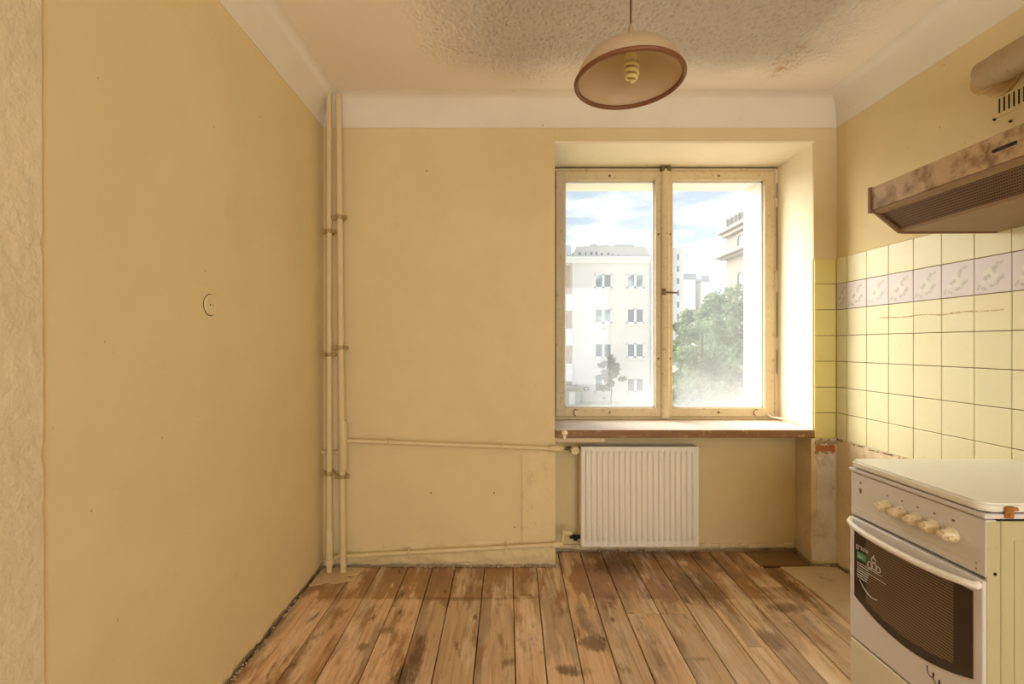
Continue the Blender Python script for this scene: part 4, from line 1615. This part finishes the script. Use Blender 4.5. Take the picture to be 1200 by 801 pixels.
for ri, (y0, y1) in enumerate(((321, 337.5), (361.5, 378.7), (402.3, 419), (443, 459.5))):
    for ci, (x0, x1) in enumerate(((696.5, 717.2), (734, 754.8))):
        X0, X1, Z0, Z1 = fx(x0), fx(x1), fz(y1), fz(y0)
        mb = MB()
        tk = .11
        mb.box(X0, X0 + tk, D - .05, D + .04, Z0, Z1)
        mb.box(X1 - tk, X1, D - .05, D + .04, Z0, Z1)
        mb.box(X0, X1, D - .05, D + .04, Z1 - tk * .6, Z1)
        mb.box(X0, X1, D - .05, D + .04, Z0, Z0 + tk)
        xm = (X0 + X1) / 2
        mb.box(xm - .09, xm + .09, D - .05, D + .04, Z0, Z1)
        mb.box(X0 - .06, X1 + .1, D - .12, D + .02, Z0 - .14, Z0 - .02)
        wf = mb.build('window', M_fw, apt)
        for a_, b_ in ((X0 + tk, xm - .09), (xm + .09, X1 - tk)):
            MB().box(a_, b_, D - .012, D + .01, Z0 + tk, Z1 - tk * .6).build('pane', M_pane if ri < 2 and ci == 0 or ri == 0 else M_slit, wf)
        if ci == 0:
            mb = MB()
            xv = fx(707.5)
            mb.box(xv - .07, xv + .07, D - .05, D + .01, Z0 - .5, Z0 - .38)
            mb.build('air_vent', M_slit, apt)
for y0, y1 in ((345, 364), (385, 405), (426, 446.5)):
    mb = MB()
    mb.box(fx(662) - 6, fx(670.5), D - .25, D + 1.2, fz(y1), fz(y0), .03, 1)
    mb.build('balcony', M_fw, apt)
mb = MB()
mb.tube([(fx(762.5), D - .12, GZ), (fx(762.5), D - .12, fz(303))], .09, 8)
mb.build('drain_pipe', M_roof, apt)
mb = MB()
X0, X1, Z0, Z1 = fx(684), fx(689.5), fz(457), fz(453)
mb.box(X0, X1, D - .08, D + .01, Z0, Z1)
mb.build('meter_box', M_slit, apt)
MB().box(X0 + .07, X1 - .07, D - .10, D - .05, Z0 + .06, Z1 - .06).build('meter_door', M_fw, apt)
# small flat-roofed kiosk
d2 = 37.0
o = thing('kiosk', 'small grey flat roofed kiosk on the lawn by the apartment block', 'kiosk', (fx(672, d2), d2, GZ))
MB().box(fx(660, d2), fx(680, d2), d2, d2 + 1.5, GZ, fz(456.5, d2)).build('kiosk_wall', M_roof, o)
MB().box(fx(659, d2), fx(682.5, d2), d2 - .2, d2 + 1.7, fz(456.5, d2), fz(453, d2), .05, 1).build('kiosk_roof', simple('kiosk_roof_grey', rgb(172, 168, 160), .8), o)
MB().box(fx(667, d2), fx(674, d2), d2 - .04, d2 + .02, GZ, fz(459, d2)).build('kiosk_door', M_fw, o)

# far tower block
d3 = 110.0
o = thing('tower_block', 'tall pale tower block far behind with a column of small windows', 'building', (35, d3, GZ))
MB().box(fx(745, d3), fx(801, d3), d3, d3 + 16, GZ, fz(291.5, d3)).build('tower_wall', simple('tower_render', rgb(206, 208, 212), .9, var=.03, scale=.2), o)
MB().box(fx(746, d3), fx(800, d3), d3 + .5, d3 + 15, fz(291.5, d3), fz(290.3, d3)).build('tower_roof', M_roof, o)
for k in range(9):
    for px in (776, 786.5, 794.6):
        y = 301 + k * 14.0
        mb = MB()
        mb.box(fx(px - 1.2, d3), fx(px + 1.2, d3), d3 - .08, d3 + .05, fz(y + 3.4, d3), fz(y - 3.4, d3))
        mb.build('window', M_slit, o)
d4 = 140.0
for (x0, x1, y0, lab) in ((800.5, 815, 320.5, 'low grey roofed block just beside the far tower'), (822, 830, 323, 'narrow grey roofed block farther from the tower')):
    o = thing('far_building', lab, 'building', (fx((x0 + x1) / 2, d4), d4, GZ), 'far rooftops behind the trees')
    MB().box(fx(x0, d4), fx(x1, d4), d4, d4 + 12, GZ, fz(y0 + 7, d4)).build('block_wall', M_fa, o)
    MB().box(fx(x0, d4) - .2, fx(x1, d4) + .2, d4 - .3, d4 + 12, fz(y0 + 7, d4), fz(y0, d4)).build('block_roof', simple('slate', rgb(166, 166, 182), .8, var=.05), o)

# ornate corner building on the right
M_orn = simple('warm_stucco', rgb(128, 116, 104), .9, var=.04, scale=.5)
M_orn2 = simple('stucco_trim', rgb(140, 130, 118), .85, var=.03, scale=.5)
OXf, OYf = 20.45, 45.0
o = thing('ornate_building', 'ornate cream corner building with cornices behind the trees', 'building', (OXf + 4, 38, GZ))
MB().box(OXf, OXf + 10, 30, OYf, GZ, 11.3).build('house_wall', M_orn, o)
for z0, z1, ov in ((11.1, 11.45, .35), (11.45, 11.75, .65), (9.05, 9.25, .45), (9.25, 9.55, .85)):
    MB().box(OXf - ov, OXf + 10, 30, OYf + ov, z0, z1, .04, 1).build('cornice', M_orn2, o)
mb = MB()
mb.box(OXf - .05, OXf + .08, 30, OYf, 12.65, 12.75)
mb.box(OXf - .05, OXf + .08, 30, OYf, 11.75, 11.85)
for k in range(20):
    y = OYf - .1 - k * .75
    mb.box(OXf - .06, OXf + .10, y - .06, y + .06, 11.75, 12.85)
    for j in range(1, 5):
        mb.box(OXf - .02, OXf + .04, y - j * .15 - .018, y - j * .15 + .018, 11.8, 12.7)
mb.build('balustrade', simple('grey_rail', rgb(96, 94, 92), .6), o)
for k in range(4):
    yc = 42.0 - k * 3.0
    for z0, hh in ((9.7, .75), (5.6, 1.6)):
        poly = [Vector((OXf - .06, yc - .55, z0)), Vector((OXf - .06, yc + .55, z0))]
        for j in range(9):
            a_ = PI * j / 8
            poly.append(Vector((OXf - .06, yc + .55 * math.cos(a_), z0 + hh + .42 * math.sin(a_))))
        mb = MB()
        mb.prism(poly, (.1, 0, 0))
        wf = mb.build('arched_window', M_slit, o)
        mb = MB()
        ring = [Vector((OXf - .08, p_.y + (p_.y - yc) * .18, p_.z)) for p_ in poly]
        ring = ring[1:] + ring[:1]
        mb.tube(ring, .11, 6)
        mb.build('window_surround', M_orn2, wf)

# trees
def leaf_mat(name, c1, c2):
    t = NT(name)
    f = t.noise(t.pos(), 1.3, 5, .6)
    col = t.mix(t.step(f, .3, .7), c1, c2)
    d_ = t.n('BsdfDiffuse')
    t.link(col, d_.inputs[0])
    tr_ = t.n('BsdfTranslucent')
    t.link(col, tr_.inputs[0])
    m_ = t.n('MixShader')
    m_.inputs[0].default_value = .45
    t.link(d_.outputs[0], m_.inputs[1])
    t.link(tr_.outputs[0], m_.inputs[2])
    t.link(m_.outputs[0], t.out.inputs['Surface'])
    return t.m


M_leaf = leaf_mat('green_leaves', rgb(92, 110, 84), rgb(130, 146, 112))
M_leaf2 = leaf_mat('dusty_leaves', rgb(112, 114, 110), rgb(138, 140, 132))
M_bark = simple('bark', rgb(112, 100, 88), .9, var=.2, scale=3)


def tree(lab, x, y, ztop, zlow, rad, nclump, nleaf, leaf, seed, mat, trunk_r, group=None, clump_r=.45):
    r = random.Random(seed)
    o = thing('leafy_tree', lab, 'tree', (x, y, GZ), group)
    zc = (ztop + zlow) / 2
    hz_ = (ztop - zlow) / 2
    cl = []
    for k in range(nclump):
        while True:
            v = Vector((r.uniform(-1, 1), r.uniform(-1, 1), r.uniform(-1, 1)))
            if .25 < v.length < 1:
                break
        wz = 1.0 - .45 * max(0, v.z)
        cl.append(Vector((x + v.x * rad * wz * .85, y + v.y * rad * wz * .85, zc + v.z * hz_ * .88)))
    mb = MB()
    mb.tube([(x, y, GZ), (x + .05 * rad, y, GZ + (zc - GZ) * .5), (x, y, zc), (x + .04, y, ztop - hz_ * .35)], [trunk_r, trunk_r * .8, trunk_r * .55, trunk_r * .2], 8)
    for c in cl[::2]:
        f = r.uniform(.35, .8)
        base = Vector((x, y, GZ + (zc - GZ) * (.55 + .4 * f)))
        mb.tube([base, base.lerp(c, .5) + Vector((0, 0, .1)), c], [trunk_r * .35, trunk_r * .22, trunk_r * .1], 5)
    mb.build('trunk', M_bark, o)
    verts, faces = [], []
    for k in range(nleaf):
        c = cl[k % nclump]
        while True:
            v = Vector((r.uniform(-1, 1), r.uniform(-1, 1), r.uniform(-1, 1)))
            if v.length < 1:
                break
        v.z *= .62
        p_ = c + v * clump_r * rad * r.uniform(.75, 1.2)
        n_ = Vector((r.gauss(0, 1), r.gauss(0, 1), r.gauss(0, 1) + .8)).normalized()
        u_ = n_.orthogonal().normalized()
        u_.rotate(Matrix.Rotation(r.uniform(0, 6.28), 3, n_))
        w_ = n_.cross(u_)
        s_ = leaf * r.uniform(.6, 1.3)
        i0 = len(verts)
        verts += [p_ + u_ * s_, p_ + w_ * s_ * .45 - n_ * s_ * .1, p_ - u_ * s_, p_ - w_ * s_ * .45 - n_ * s_ * .1]
        faces.append((i0, i0 + 1, i0 + 2, i0 + 3))
    me = bpy.data.meshes.new('foliage')
    base = Vector((x, y, GZ))
    me.from_pydata([v - base for v in verts], [], faces)
    me.materials.append(mat)
    f_ = bpy.data.objects.new('foliage', me)
    COL.objects.link(f_)
    f_.parent = o
    f_['kind'] = 'stuff'
    return o


G_ = 'trees close outside the window'
tree('bushy pale green tree, nearest of the trees outside the window', fx(822, 17), 17.0, fz(352, 17), -2.9, 1.15, 40, 6500, .10, 1, M_leaf, .14, G_, .34)
tree('taller green tree rising in front of the ornate building', fx(868, 21), 21.0, fz(316, 21), -2.6, 1.75, 46, 7000, .13, 2, M_leaf, .18, G_, .34)
tree('green tree standing before the far low roofs', fx(838, 25), 25.0, fz(331, 25), -2.6, 1.55, 44, 6500, .14, 3, M_leaf, .18, G_, .34)
tree('low broad tree hiding the foot of the far tower', fx(806, 28), 28.0, fz(346, 28), -2.8, 1.15, 30, 4500, .14, 4, M_leaf, .16, G_, .36)
tree('slim young tree with sparse grey leaves before the apartment block', fx(716, 37), 37.0, fz(411, 37), fz(462, 37), 1.15, 22, 2600, .12, 8, M_leaf2, .07, None, .30)

# bookkeeping keys are not wanted in the finished scene
for o in bpy.data.objects:
    if '_w' in o:
        del o['_w']
